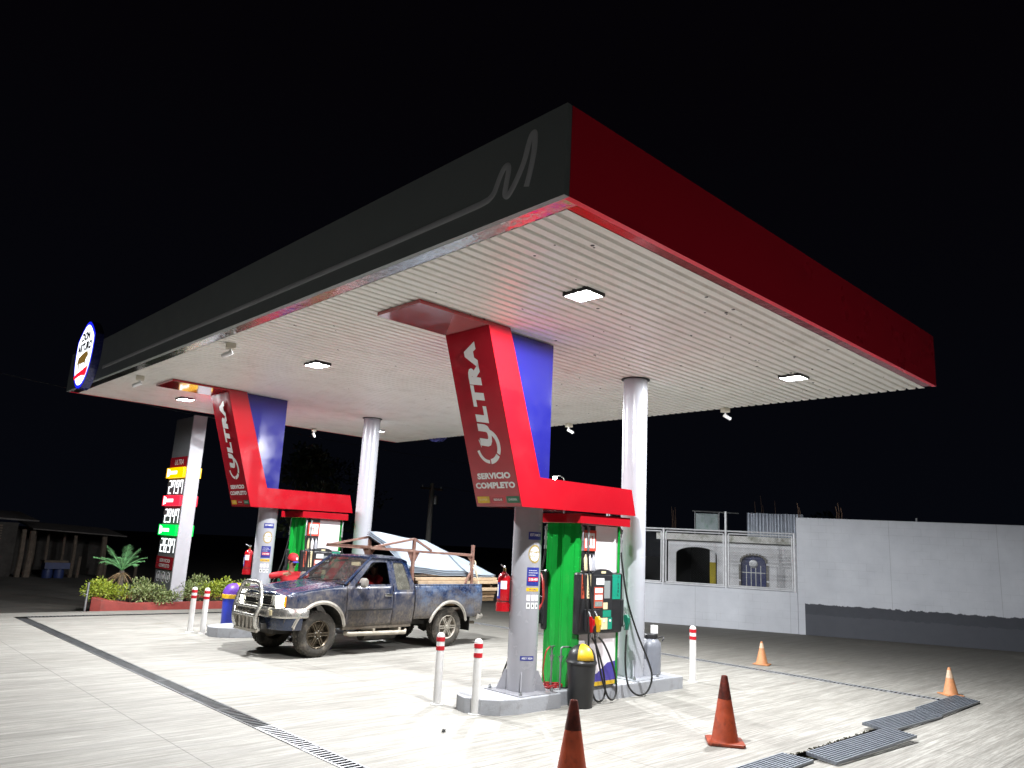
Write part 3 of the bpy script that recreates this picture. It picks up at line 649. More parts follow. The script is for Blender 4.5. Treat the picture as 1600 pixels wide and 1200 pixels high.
# ------------------------------------------------------------------ bins, drum, hoses
t = thing('dome_bin', (4.0, 3.115, 0), 'tall charcoal bin with black dome lid and yellow flap beside the pump', 'bin')
mb = MB(); mb.lathe([(.001, 0), (.15, 0), (.158, .012), (.192, .535), (.20, .54), (.20, .555), (.19, .56)], n=32); mb.build('bin_body', M['dark_bin'], t, smooth=True)
mb = MB(); mb.lathe([(.205, .545), (.208, .565), (.196, .585), (.19, .60), (.178, .66), (.15, .715), (.105, .755), (.055, .775), (.001, .78)], n=32); mb.build('dome_lid', M['dark_bin'], t, smooth=True)
mb = MB(); mb.lathe([(.200, .60), (.190, .66), (.161, .72), (.113, .765), (.059, .788), (.002, .793)], n=14, a0=R(205), a1=R(275)); mb.build('flap', M['yellow'], t, smooth=True, solid=.006)
t = thing('blue_bin', (3.58, 12.85, 0), 'blue bin with yellow collar and purple dome lid left of the pickup', 'bin', rz=0)
mb = MB(); mb.lathe([(.001, .0), (.21, .0), (.215, .01), (.235, .58), (.001, .58)], n=28); mb.build('bin_body', M['blue_bin'], t, smooth=True)
mb = MB(); mb.lathe([(.235, .57), (.258, .575), (.262, .655), (.25, .665)], n=28); mb.build('collar', M['yellow'], t, smooth=True)
mb = MB(); mb.lathe([(.252, .66), (.245, .72), (.21, .80), (.15, .86), (.08, .885), (.001, .89)], n=28); mb.build('dome_lid', M['purple'], t, smooth=True)
mb = MB(); mb.lathe([(.259, .66), (.252, .72), (.217, .805), (.155, .866), (.085, .892), (.002, .897)], n=10, a0=R(270), a1=R(330)); mb.build('flap', M['yellow'], t, smooth=True, solid=.005)
t = thing('drum', (6.20, 3.60, .18), 'grey plastic drum with dark cap and handle at the end of the island', 'drum')
mb = MB(); mb.lathe([(.001, 0), (.15, 0), (.162, .015), (.165, .40), (.155, .47), (.115, .515), (.10, .525), (.10, .545), (.001, .545)], n=28); mb.build('drum_body', M['jug'], t, smooth=True)
mb = MB(); mb.lathe([(.10, .53), (.112, .535), (.112, .585), (.10, .595), (.001, .595)], n=20); mb.build('cap', M['black'], t, smooth=True)
mb = MB(); mb.tube(smooth_path([(.10, -.06, .53), (.17, -.11, .555), (.15, -.14, .53), (.12, -.13, .49)], 5), .011, 8); mb.build('handle', M['black'], t, smooth=True)
mb = MB(); mb.bb(6.21, 6.30, 3.53, 3.61, .7755, .90); tag(mb.build('white_carton', M['white_clean'], bevel=.006, off=(6.25, 3.57, .78)), 'small white carton standing on the cap of the grey drum', 'carton')
# coiled air hose hanging behind the near column
t = thing('air_hose', (3.755, 3.735, 1.12), 'coil of red air hose hung behind the nearer shaded column', 'hose')
mb = MB()
for k in range(5):
    rr_ = .20 - .012 * k; p = [(.012 * k - .02 + .01 * math.sin(q), rr_ * .62 * math.cos(q * 2 * math.pi / 24), .30 + rr_ * 1.35 * math.sin(q * 2 * math.pi / 24)) for q in range(25)]
    mb.tube(p, .010, 6, caps=False)
mb.build('coil', M['hose_red'], t, smooth=True)
mb = MB(); mb.tube(smooth_path([(0, .05, .08), (-.02, .03, -.15), (-.03, -.01, -.45), (-.02, -.02, -.70), (-.06, -.05, -.90)], 6), .012, 8); mb.build('lead', M['rubber'], t, smooth=True)
mb = MB(); mb.cyl((-.02, 0, .50), (.06, 0, .50), .02, n=10); mb.bb(.03, .06, -.06, .06, .45, .58); mb.build('hook', M['black'], t)
# water and air standpipes
for k, (x, y, lb) in enumerate(((3.80, 3.47, 'thin steel standpipe with red tube, closer to the shaded column'), (3.86, 3.36, 'thin steel standpipe bent over beside the green pump side'))):
    t = thing('standpipe', (x, y, .18), lb, 'pipe', 'water and air pipes on the island')
    mb = MB(); mb.tube([(0, 0, 0), (0, 0, .50), (.005, 0, .53), (.03, -.01, .545), (.11 if k else -.09, -.04, .545)], .012, 8); mb.build('pipe', M['steel'], t, smooth=True)
    mb = MB(); mb.cyl((0, 0, .36), (0, 0, .42), .022, n=10); mb.bb(-.045, .045, -.006, .006, .415, .43); mb.build('valve', M['steel'], t)
    mb = MB()
    if k: mb.tube(smooth_path([(.11, -.04, .545), (.18, -.05, .50), (.21, -.05, .30), (.18, -.02, .05), (.05, .03, .015)], 6), .009, 6)
    else: mb.tube(smooth_path([(-.09, -.04, .545), (-.17, -.05, .48), (-.20, -.04, .25), (-.12, -.02, .06), (.02, .0, .015)], 6), .009, 6)
    mb.build('tube', M['rubber'] if k else M['hose_red'], t, smooth=True)
mb = MB(); p = []
for q in range(70):
    a = q * .42; p.append((3.84 + (.17 + .03 * math.sin(q * .7)) * math.cos(a), 3.50 + (.10 + .02 * math.sin(q)) * math.sin(a), .194 + .0007 * q + .004 * math.sin(q * 1.7)))
mb.tube(p, .0075, 6); tag(mb.build('water_hose', M['hose_red'], smooth=True, off=(3.84, 3.5, .18)), 'loose coil of thin red hose lying on the island behind the shaded column', 'hose')

# ------------------------------------------------------------------ traffic cones
M['cone_tip'] = pm('blackened_cone_rubber', (0.075, 0.014, 0.009), 0.45, var=0.5, scale=16, dirt=(0.18, 0.02, 0.008), damt=0.8, dscale=9)
def cone(x, y, h, w, mat, label, rz, band=None, tilt=(0, 0), grime=False):
    t = thing('traffic_cone', (x, y, 0), label, 'traffic cone', 'orange traffic cones', rz)
    t.rotation_euler = (tilt[0], tilt[1], rz)
    k = h / .70
    mb = MB(); a = w / 2
    P = [(a * cx_, a * cy_) for cx_, cy_ in ((-1, -.85), (-.85, -1), (.85, -1), (1, -.85), (1, .85), (.85, 1), (-.85, 1), (-1, .85))]
    mb.prism(P, lambda u, v, w_: (u, v, w_), .004, .034 * k); mb.build('base', mat, t, bevel=.006)
    r0 = w * .36
    mb = MB(); mb.lathe([(r0 * 1.08, .034 * k), (r0, .055 * k), (.034 * k, h - .012), (.030 * k, h), (.022 * k, h), (.022 * k, h - .06)], n=28); mb.build('cone_body', mat, t, smooth=True)
    if grime:
        z0, z1 = .66 * h, h - .012; rg = lambda z: r0 + (.034 * k - r0) * (z - .055 * k) / (h - .012 - .055 * k) + .0015
        mb = MB(); mb.lathe([(rg(z0), z0), (rg(z1), z1), (.030 * k, h + .001), (.023 * k, h + .001)], n=28); mb.build('grimy_tip', M['cone_tip'], t, smooth=True)
    if band:
        z0, z1 = band[0] * h, band[1] * h; rz_ = lambda z: r0 + (.034 * k - r0) * (z - .055 * k) / (h - .012 - .055 * k) + .002
        mb = MB(); mb.lathe([(rz_(z0), z0), (rz_(z1), z1)], n=28); mb.build('pale_band', M['band_pale'], t, smooth=True)
cone(3.98, .98, .71, .40, M['cone_dark'], 'large grimy dark orange cone standing nearest the lifted drain grates', R(38), grime=True)
cone(1.36, .92, .71, .40, M['cone_dark'], 'dark orange cone cut off by the bottom edge below the black bin', R(20), grime=True)
cone(10.25, 3.90, .43, .30, M['cone_pale'], 'small faded orange cone on the open concrete in front of the white wall', R(15), (.72, .93))
cone(10.22, .58, .43, .30, M['cone_pale'], 'small faded orange cone with pale top at the corner of the drain', R(50), (.62, .90))

# ------------------------------------------------------------------ drain grates
def grate_mesh(L_, W_, h=.012, step=.07):
    mb = MB()
    for sy in (-1, 1): mb.bb(-L_ / 2, L_ / 2, sy * W_ / 2 - .012 * (sy + 1), sy * W_ / 2 + .012 * (1 - sy), -h, 0)
    n = int(L_ / step); st = L_ / n
    for k in range(n + 1):
        x = -L_ / 2 + k * st; x = min(max(x, -L_ / 2 + .01), L_ / 2 - .01)
        mb.bb(x - .0125, x + .0125, -W_ / 2 + .024, W_ / 2 - .024, -h + .003, -.002)
    return mb
def grates(name, first, n, label, group, mat, step, rz):
    base = grate_mesh(.985, .212).build(name, mat); o = base
    for k in range(n):
        if k: o = base.copy(); COL.objects.link(o)
        o.location = (first[0] + step[0] * k, first[1] + step[1] * k, first[2] + random.uniform(-.002, .003)); o.rotation_euler = (0, 0, rz)
        tag(o, label, 'drain grate', group, 'thing')
grates('drain_grate', (.11, 4.70, .004), 11, 'dark steel drain grate flush in the channel left of the canopy', 'grates of the left drain line', M['grate'], (0, 1.0, 0), R(90))
grates('drain_grate', (.11, 1.70, .006), 3, 'bright new drain grate near the bottom edge, left of the cones', 'bright grates of the left drain line', M['grate_new'], (0, 1.0, 0), R(90))
grates('drain_grate', (9.56, .80, .004), 15, 'pale drain grate flush in the line between canopy and white wall', 'grates of the right drain line', M['grate_new'], (0, 1.0, 0), R(90))
grates('drain_grate', (.72, 15.435, .004), 9, 'drain grate in the far channel in front of the red planter', 'grates of the far drain line', M['grate'], (1.0, 0, 0), 0)
def bar_grate(L_, W_):
    mb = MB()
    for k in range(10):
        y = -W_ / 2 + .010 + k * (W_ - .02) / 9
        mb.bb(-L_ / 2, L_ / 2, y - .0075, y + .0075, -.030, 0)
    for k in range(6):
        x = -L_ / 2 + .006 + k * (L_ - .012) / 5; mb.bb(x - .006, x + .006, -W_ / 2 + .002, W_ / 2 - .002, -.034, -.004)
    return mb
M['grate_loose'] = pm('scuffed_grating_steel', (0.27, 0.295, 0.335), 0.45, 0.5, var=0.15, scale=9)
for x, y, z, L_, rz, tx, ty, lb in ((3.45, .17, .035, 1.25, 1.5, 0, .4, 'lifted drain grate cut off by the bottom edge, right of the large cone'),
                                    (5.15, -.07, .07, 1.95, -3, 4, -1.0, 'long lifted drain grate lying skewed across the open channel'),
                                    (7.10, .20, .055, 1.75, -1.5, 5, .5, 'drain grate lying loose between the skewed one and the corner cone'),
                                    (8.92, .21, .06, 1.85, 1.0, 6, .3, 'wide bright grate lying loose beside the small corner cone')):
    o = bar_grate(L_, .34).build('loose_drain_grate', M['grate_loose']); o.location = (x, y, z); o.rotation_euler = (R(tx), R(ty), R(rz))
    tag(o, lb, 'drain grate', 'loose grates of the near drain line', 'thing')
g = MB(); rnd = random.Random(2)
for _ in range(7): g.box((rnd.uniform(-.03, .03), rnd.uniform(-.03, .03), .006 + rnd.uniform(0, .008)), (.03, .02, .006), Matrix.Rotation(rnd.uniform(0, 3), 3, 'Z') @ Matrix.Rotation(rnd.uniform(-.5, .5), 3, 'X'))
o = g.build('dry_leaf', M['pit']); o.location = (1.62, 3.02, .004); tag(o, 'small dark scrap lying on the concrete left of the nearer island', 'scrap', kind='thing')
# silt and moss heaped along the open channel
rnd = random.Random(3); g = MB()
for i in range(500):
    x = rnd.uniform(3.9, 6.3); y = rnd.gauss(.262, .025); s = rnd.uniform(.005, .016)
    g.lathe([(0, s), (s * .8, s * .55), (s, 0)], (x, y, -.07 if y < .285 else 0), 5)
M['moss'] = pm('moss_silt', (0.03, 0.03, 0.012), 0.9, var=0.4, scale=20)
tag(g.build('silt', M['moss'], off=(4, .33, 0)), 'crumbs of mossy silt along the open drain', 'silt', kind='stuff')
# ================================================================== LIT SIGNS
M['sign_glow'] = em('sign_glow', (0.93, 0.97, 1.0), 1.5)
M['sign_blue'] = em('sign_blue', (0.01, 0.015, 0.75), 0.9)
M['sign_red'] = em('sign_red', (0.85, 0.01, 0.03), 1.0)
M['sign_box'] = pm('navy_sign_box', (0.03, 0.035, 0.17), 0.25, var=0.05)
M['bull'] = em('backlit_brown_vinyl', (0.24, 0.14, 0.03), 0.55)
M['ink'] = pm('dark_blue_vinyl', (0.004, 0.006, 0.03), 0.5, var=0.05)
def shield(k):
    half = [(0, .665), (.13, .64), (.28, .56), (.44, .44), (.545, .345), (.565, .22), (.565, .02), (.54, -.16), (.49, -.32), (.40, -.46), (.28, -.575), (.14, -.645), (0, -.66)]
    P = [(x * k, y * (1 - (1 - k) * .9)) for x, y in half]
    return P + [(-x, y) for x, y in reversed(P[1:-1])]
def brand_sign(x, y, z, rz, label):
    t = thing('lit_sign', (x, y, z), label, 'sign', 'lit shield signs on the canopy', rz)
    # local: face towards -x, u to the reader's right = -y
    fn = lambda u, v, w=0: (-w, -u, v)
    mb = MB(); mb.prism(shield(1.06), fn, 0.0, .155); mb.build('sign_box', M['sign_box'], t)
    mb = MB(); mb.prism(shield(1.04), fn, .155, .160); f = mb.build('blue_rim', M['sign_blue'], t)
    mb = MB(); mb.prism(shield(.93), fn, .160, .164); f = mb.build('white_face', M['sign_glow'], t)
    text_mb('DON', .56, .19, lambda u, v, w=0: fn(-.28 + u, .29 + v, .168), bold=.07).build('lettering', M['ink'], f, recalc=False)
    text_mb('ARTURO', .94, .19, lambda u, v, w=0: fn(-.47 + u, .07 + v, .168), bold=.07).build('lettering', M['ink'], f, recalc=False)
    bull = [(-.36, -.02), (-.10, .03), (.10, .055), (.20, .05), (.27, .075), (.30, .04), (.37, -.02), (.36, -.06), (.28, -.07), (.24, -.11), (.22, -.15), (.235, -.29), (.205, -.29), (.17, -.16), (-.02, -.15), (-.12, -.165), (-.20, -.13), (-.22, -.20), (-.20, -.30), (-.24, -.30), (-.29, -.17), (-.33, -.11), (-.40, -.20), (-.405, -.31), (-.425, -.31), (-.43, -.16)]
    mb = MB(); mb.prism([(u * .88, v * 1.05 - .01) for u, v in bull], fn, .1642, .168); mb.build('bull_emblem', M['bull'], f)
    mb = MB(); mb.prism([(-.46, -.41), (-.30, -.36), (-.05, -.335), (.15, -.31), (.42, -.27), (.435, -.30), (.38, -.42), (.33, -.46), (.10, -.43), (-.10, -.435), (-.30, -.455), (-.40, -.475)], fn, .1642, .167); mb.build('red_band', M['sign_red'], f)
    return t
brand_sign(0, 12.83, 5.31, 0, 'lit white shield sign with a bull at the far end of the charcoal edge')
brand_sign(CW, 12.55, 5.37, R(180), 'shield sign on the far canopy edge of which only the blue bottom tip shows')

# ------------------------------------------------------------------ price totem
TX0, TX1, TY0, TY1 = 3.755, 4.075, 17.06, 18.32
tot = thing('price_sign', (3.92, 17.0, .0), 'tall fuel price sign with lit digits and a white edge in the planter', 'price sign')
to = (3.92, 17.0, 0)
M['sign_grey'] = pm('grey_sign_panel', (0.17, 0.175, 0.185), 0.45, var=0.05)
M['edge_white'] = pm('white_panel', (0.46, 0.455, 0.49), 0.4, var=0.04)
g = MB(); g.bb(3.73, 4.10, 17.0, 17.058, .05, 5.06); g.build('edge_panel', M['edge_white'], tot, off=to, bevel=.01)
g = MB(); g.bb(TX0, TX1, TY0, TY1, .35, 5.03); g.build('sign_body', M['sign_grey'], tot, off=to, bevel=.01)
for s, xf in ((-1, TX0), (1, TX1)):
    fn = lambda u, v, w=0, s=s, xf=xf: (xf + s * w - to[0], (TY1 - u if s < 0 else TY0 + u) - to[1], v)
    def pl(name, mat, u0, u1, z0, z1, w0, w1, par=None):
        mb = MB(); mb.prism([(u0, z0), (u1, z0), (u1, z1), (u0, z1)], fn, w0, w1); return mb.build(name, mat, par or tot, bevel=.004)
    WD = TY1 - TY0
    b = pl('brand_band', M['red_sign'], .0, WD, 3.66, 3.94, 0, .012)
    text_mb('ULTRA', .62, .15, lambda u, v, w=0: fn(.36 + u, 3.72 + v, .014), bold=.02, shear=.15).build('lettering', M['white_clean'], b, recalc=False)
    for nm, z0, z1, col, tx in (('yellow', 3.36, 3.64, (1.0, .52, .0), 'SUPER'), ('red', 2.60, 2.88, (1.0, .02, .05), 'REGULAR'), ('green', 1.81, 2.10, (.0, .62, .07), 'DIESEL')):
        key = 'plate_' + nm
        if key not in M: M[key] = em('lit_%s_plate' % nm, col, .95)
        b = pl(nm + '_plate', M[key], .02, WD - .02, z0, z1, 0, .085)
        mb = MB(); mb.prism([(.10, z0 + .03), (.28, z0 + .06), (.28, z0 + .10), (.80, z0 + .10), (.80, z0 + .185), (.28, z0 + .185), (.28, z0 + .23), (.10, z1 - .02)], fn, .085, .087)
        mb.build('plate_mark', M['sign_glow'], b)
    SEG = {'0': 'abcdef', '1': 'bc', '2': 'abged', '3': 'abgcd', '4': 'fgbc', '5': 'afgcd', '6': 'afgedc', '7': 'fabc', '8': 'abcdefg', '9': 'abfgcd'}
    for txt, z0 in (('2797', 2.93), ('2947', 2.15), ('2697', 1.36)):
        h, w_, th = .37, .18, .034
        dsp = pl('price_display', M['sign_grey'], .06, WD - .05, z0 - .025, z0 + h + .025, 0, .006)
        for k, ch in enumerate(txt):
            mb = MB()
            u0 = .14 + k * .262 + (.02 if k > 1 else 0)
            S_ = {'a': (u0, u0 + w_, z0 + h - th, z0 + h), 'd': (u0, u0 + w_, z0, z0 + th), 'g': (u0, u0 + w_, z0 + h / 2 - th / 2, z0 + h / 2 + th / 2),
                  'f': (u0, u0 + th, z0 + h / 2, z0 + h), 'e': (u0, u0 + th, z0, z0 + h / 2), 'b': (u0 + w_ - th, u0 + w_, z0 + h / 2, z0 + h), 'c': (u0 + w_ - th, u0 + w_, z0, z0 + h / 2)}
            for i, c in enumerate(SEG[ch]):
                a = S_[c]; e = .0012 * 'abcdefg'.index(c); q = .003 if c in 'bcef' else 0
                mb.prism([(a[0], a[2] + q), (a[1], a[2] + q), (a[1], a[3] - q), (a[0], a[3] - q)], fn, .0065, .009 + e)
            mb.build('digit', M['sign_glow'], dsp)
    b = pl('service_band', M['red_sign'], .0, WD, .92, 1.25, 0, .02)
    for tx, z in (('SERVICIO', 1.10), ('COMPLETO', .97)): text_mb(tx, .74, .09, lambda u, v, w=0: fn(.26 + u, z + v, .022), bold=.03).build('lettering', M['white_clean'], b, recalc=False)
    for k in range(3):
        mb = MB(); c0 = .26 + .35 * k; mb.ring([(c0 + .14 * math.cos(q * math.pi / 12), .72 + .14 * math.sin(q * math.pi / 12)) for q in range(24)], [(c0 + .12 * math.cos(q * math.pi / 12), .72 + .12 * math.sin(q * math.pi / 12)) for q in range(24)], fn, .001, .006)
        mb.bb(0, 0, 0, 0, 0, 0) if False else None
        mb.prism([(c0 - .05, .66), (c0 + .05, .66), (c0 + .06, .70), (c0 + .03, .78), (c0 - .03, .78), (c0 - .06, .72)], fn, .001, .006)
        mb.build('service_icon', M['white_clean'], tot)

# ------------------------------------------------------------------ security cameras under the canopy
def seccam(x, y, rz, label, z=ZS):
    t = thing('security_camera', (x, y, z), label, 'security camera', 'security cameras under the canopy', rz)
    mb = MB(); mb.bb(-.07, .07, -.06, .06, -.085, -.002); mb.build('junction_box', M['cream_box'], t, bevel=.008)
    mb = MB(); mb.tube([(0, 0, -.085), (0, 0, -.12), (.03, -.01, -.15)], .016, 8); mb.build('bracket', M['white_clean'], t, smooth=True)
    mb = MB(); d = Vector((.85, -.25, -.45)).normalized(); p = Vector((.01, -.0, -.155)); mb.tube([p - d * .05, p - d * .045, p + d * .10, p + d * .11], [.02, .034, .034, .028], 14); h = mb.build('camera_body', M['white_clean'], t, smooth=True)
    mb = MB(); mb.cyl(p + d * .1101, p + d * .114, .022, n=12); mb.build('camera_lens', M['black'], h)
M['cream_box'] = pm('cream_plastic', (0.62, 0.58, 0.48), 0.5, var=0.05)
seccam(.42, 7.10, R(160), 'security camera under the charcoal edge, between the two middle ceiling lamps')
seccam(.42, 11.05, R(160), 'security camera under the charcoal edge near the lit shield sign')
seccam(8.50, 7.56, R(-20), 'security camera at the far ceiling edge left of the right column')
seccam(8.58, 3.66, R(-20), 'security camera at the far ceiling edge right of the right column')
seccam(5.80, 14.15, R(60), 'small security camera behind the column beside the pickup')

# ================================================================== PLANTER, PLANTS
M['terracotta'] = pm('dark_red_painted_concrete', (0.27, 0.045, 0.035), 0.6, var=0.15, scale=5, bump=0.2, dirt=(0.10, 0.04, 0.03), damt=0.7, dscale=4)
M['soil'] = pm('soil', (0.035, 0.026, 0.018), 0.95, var=0.4, scale=15, bump=0.5)
PO = [(2.45, 18.6), (1.86, 16.95), (1.80, 16.72), (2.0, 16.62), (2.6, 16.66), (3.4, 16.74), (4.4, 16.78), (5.4, 16.78), (6.3, 16.85), (6.5, 17.1), (6.5, 19.0), (2.62, 19.0)]
cxp, cyp = 4.1, 17.9
PI_ = [(x + (cxp - x) * .055 + (.06 if x < 2.7 else 0), y + (.14 if y < 17 else (-.14 if y > 18 else 0))) for x, y in PO]
tp = thing('planter', (4.1, 17.9, -.15), 'low dark red concrete planter round the price sign', 'planter')
mb = MB(); n = len(PO)
hz = [(.15 if x > 2.3 else .15 + .14 * min(1, (2.3 - x) / .5)) for x, y in PO]
vs = [(x - 4.1, y - 17.9, 0) for x, y in PO] + [(x - 4.1, y - 17.9, h + .15) for (x, y), h in zip(PO, hz)] + [(x - 4.1, y - 17.9, h + .15) for (x, y), h in zip(PI_, hz)] + [(x - 4.1, y - 17.9, 0) for x, y in PI_]
mb.add(vs, [(r * n + i, r * n + (i + 1) % n, ((r + 1)) * n + (i + 1) % n, (r + 1) * n + i) for r in range(3) for i in range(n)])
mb.build('planter_wall', M['terracotta'], tp, bevel=.01)
mb = MB(); mb.add([(x - 4.1, y - 17.9, .22) for x, y in PI_], [tuple(range(n))]); mb.build('soil', M['soil'], tp, recalc=False)

def leaf_mat(name, c1, c2, c3):
    m, nt, b = new_mat(name); L = nt.links
    v = coords(nt); r1 = noise(nt, v, 16, 3)
    oi = nt.nodes.new('ShaderNodeObjectInfo')
    L.new(ramp(nt, r1, [(0.3, c1), (0.5, c2), (0.72, c3)]), b.inputs['Base Color']); b.inputs['Roughness'].default_value = 0.45
    b.inputs['Subsurface Weight'].default_value = 0.0
    return m
M['leaf_lime'] = leaf_mat('lime_leaves', (0.10, 0.15, 0.015), (0.27, 0.34, 0.03), (0.45, 0.48, 0.06))
M['leaf_grey'] = leaf_mat('grey_green_leaves', (0.07, 0.11, 0.03), (0.19, 0.24, 0.08), (0.42, 0.44, 0.22))
M['leaf_dark'] = leaf_mat('dark_leaves', (0.012, 0.02, 0.008), (0.028, 0.04, 0.014), (0.055, 0.06, 0.022))
M['bark'] = pm('bark', (0.09, 0.075, 0.06), 0.9, var=0.3, scale=12, bump=0.5, bscale=25)
M['twig'] = pm('twig', (0.10, 0.07, 0.04), 0.9, var=0.3)
def leaves(rnd, n, blobs, size):
    """leaf-sized bent quads spread through clumps (cx,cy,cz,rx,ry,rz)"""
    mb = MB(); tot_ = sum(b[3] * b[4] * b[5] for b in blobs) ** 1.0
    for b_ in blobs:
        m_ = max(3, int(n * (b_[3] * b_[4] * b_[5]) / tot_))
        for _ in range(m_):
            d = Vector((rnd.gauss(0, 1), rnd.gauss(0, 1), rnd.gauss(0, 1))).normalized(); q = rnd.random() ** .45
            p = Vector((b_[0] + d.x * b_[3] * q, b_[1] + d.y * b_[4] * q, b_[2] + d.z * b_[5] * q))
            a = (d + Vector((rnd.uniform(-1, 1), rnd.uniform(-1, 1), rnd.uniform(-.3, 1)))).normalized(); s = a.orthogonal().normalized()
            s.rotate(Matrix.Rotation(rnd.uniform(0, 6.28), 3, a)); k = a.cross(s)
            L_ = size * rnd.uniform(.6, 1.35); w_ = L_ * .42
            mb.add([p, p + a * L_ * .5 + s * w_ * .5 + k * w_ * .15, p + a * L_, p + a * L_ * .5 - s * w_ * .5 + k * w_ * .15], [(0, 1, 2, 3)])
    return mb
def shrub(x, y, z, w, h, mat, label, seed, n=650):
    rnd = random.Random(seed)
    t = thing('shrub', (x, y, z), label, 'shrub', 'trimmed shrubs in the red planter')
    blobs = [(rnd.uniform(-w, w) * .55, rnd.uniform(-w, w) * .4, h * rnd.uniform(.45, .78), w * rnd.uniform(.28, .5), w * rnd.uniform(.28, .45), h * rnd.uniform(.2, .36)) for _ in range(11)]
    leaves(rnd, n, blobs, .075).build('foliage', mat, t, recalc=False)
    mb = MB()
    for b_ in blobs: mb.tube([(b_[0] * .15, b_[1] * .15, 0), (b_[0] * .6, b_[1] * .6, b_[2] * .55), b_[:3]], [.012, .008, .004], 5)
    mb.build('stem', M['twig'], t)
SH = [(1.98, 16.98, .46, 'leaf_lime', 'lime-green shrub at the left end of the planter'), (2.42, 16.96, .43, 'leaf_lime', 'second shrub from the left end of the planter'),
      (2.86, 16.99, .44, 'leaf_grey', 'spreading shrub between the palm and the price sign'), (3.25, 17.02, .44, 'leaf_grey', 'grey-green shrub left of the price sign'),
      (3.62, 16.88, .33, 'leaf_grey', 'small shrub in front of the white edge of the price sign'), (4.32, 17.02, .50, 'leaf_grey', 'shrub just right of the price sign'),
      (4.78, 17.05, .52, 'leaf_lime', 'shrub behind the two bollards by the pickup'), (5.25, 17.05, .52, 'leaf_lime', 'shrub at the right end, behind the blue bin'), (5.75, 17.1, .50, 'leaf_grey', 'shrub hidden behind the column and pickup'),
      (2.25, 17.6, .52, 'leaf_lime', 'back-row shrub left of the palm'), (3.15, 17.65, .50, 'leaf_grey', 'back-row shrub right of the palm'), (4.65, 17.7, .55, 'leaf_grey', 'back-row shrub right of the price sign')]
for k, (x, y, h, mt, lb) in enumerate(SH): shrub(x, y, .05, .44, h * 1.22, M[mt], lb, 40 + k)
# palm
pt = thing('palm_tree', (2.78, 17.95, .06), 'small palm with green fronds and drooping dry leaves in the planter', 'palm tree')
rnd = random.Random(9)
mb = MB(); mb.tube([(0, 0, 0), (.01, 0, .25), (0, .01, .55), (0, 0, .80)], [.10, .085, .075, .06], 10); mb.build('trunk', M['bark'], pt, smooth=True)
M['frond'] = leaf_mat('palm_green', (0.08, 0.20, 0.08), (0.16, 0.42, 0.16), (0.32, 0.60, 0.30))
M['frond_dry'] = leaf_mat('dry_palm', (0.14, 0.09, 0.04), (0.25, 0.17, 0.09), (0.38, 0.28, 0.17))
def frond(az, el, L_, droop, mat, name, z0, nl=13, ll=.27):
    mb = MB(); P = []; dirh = Vector((math.cos(az), math.sin(az), 0)); side = Vector((-math.sin(az), math.cos(az), 0))
    for i in range(nl + 1):
        q = i / nl; P.append(dirh * (L_ * q * math.cos(el)) + Vector((0, 0, z0 + L_ * q * math.sin(el) - droop * q * q)))
    mb.tube(P, [.012 * (1 - .8 * i / nl) for i in range(nl + 1)], 5)
    for i in range(2, nl + 1):
        q = i / nl; d = (P[i] - P[i - 1]).normalized(); l2 = ll * math.sin(math.pi * (.18 + .78 * q)) * rnd.uniform(.8, 1.1)
        for s in (-1, 1):
            tip = P[i] + d * l2 * .75 + side * s * l2 * .62 + Vector((0, 0, -.12 * l2 + rnd.uniform(-.02, .02)))
            m_ = P[i].lerp(tip, .5) + Vector((0, 0, .02)); wv = d * .005
            mb.add([P[i] - wv, P[i] + wv, m_ + wv, tip, m_ - wv], [(0, 1, 2, 3, 4)])
    return mb.build(name, mat, pt, recalc=False)
for k in range(16): frond(k * 2.4 + rnd.uniform(-.2, .2), R(rnd.uniform(34, 82)), rnd.uniform(.66, .92), rnd.uniform(.12, .36), M['frond'], 'frond', .80)
for k in range(15): frond(k * 2.4 + 1, R(rnd.uniform(-45, 8)), rnd.uniform(.34, .5), rnd.uniform(.2, .34), M['frond_dry'], 'dry_frond', .74, 10, .12)
mb = MB(); mb.tube([(0, 0, 0), (0.005, 0, .80)], .028, 10); mb.tube([(0, -.03, .52), (-.08, -.04, .54), (-.09, -.04, .48)], .008, 6)
tag(mb.build('short_post', M['steel'], smooth=True), 'short grey steel post at the left corner of the planter', 'post', kind='thing').location = (1.64, 16.55, -.15)

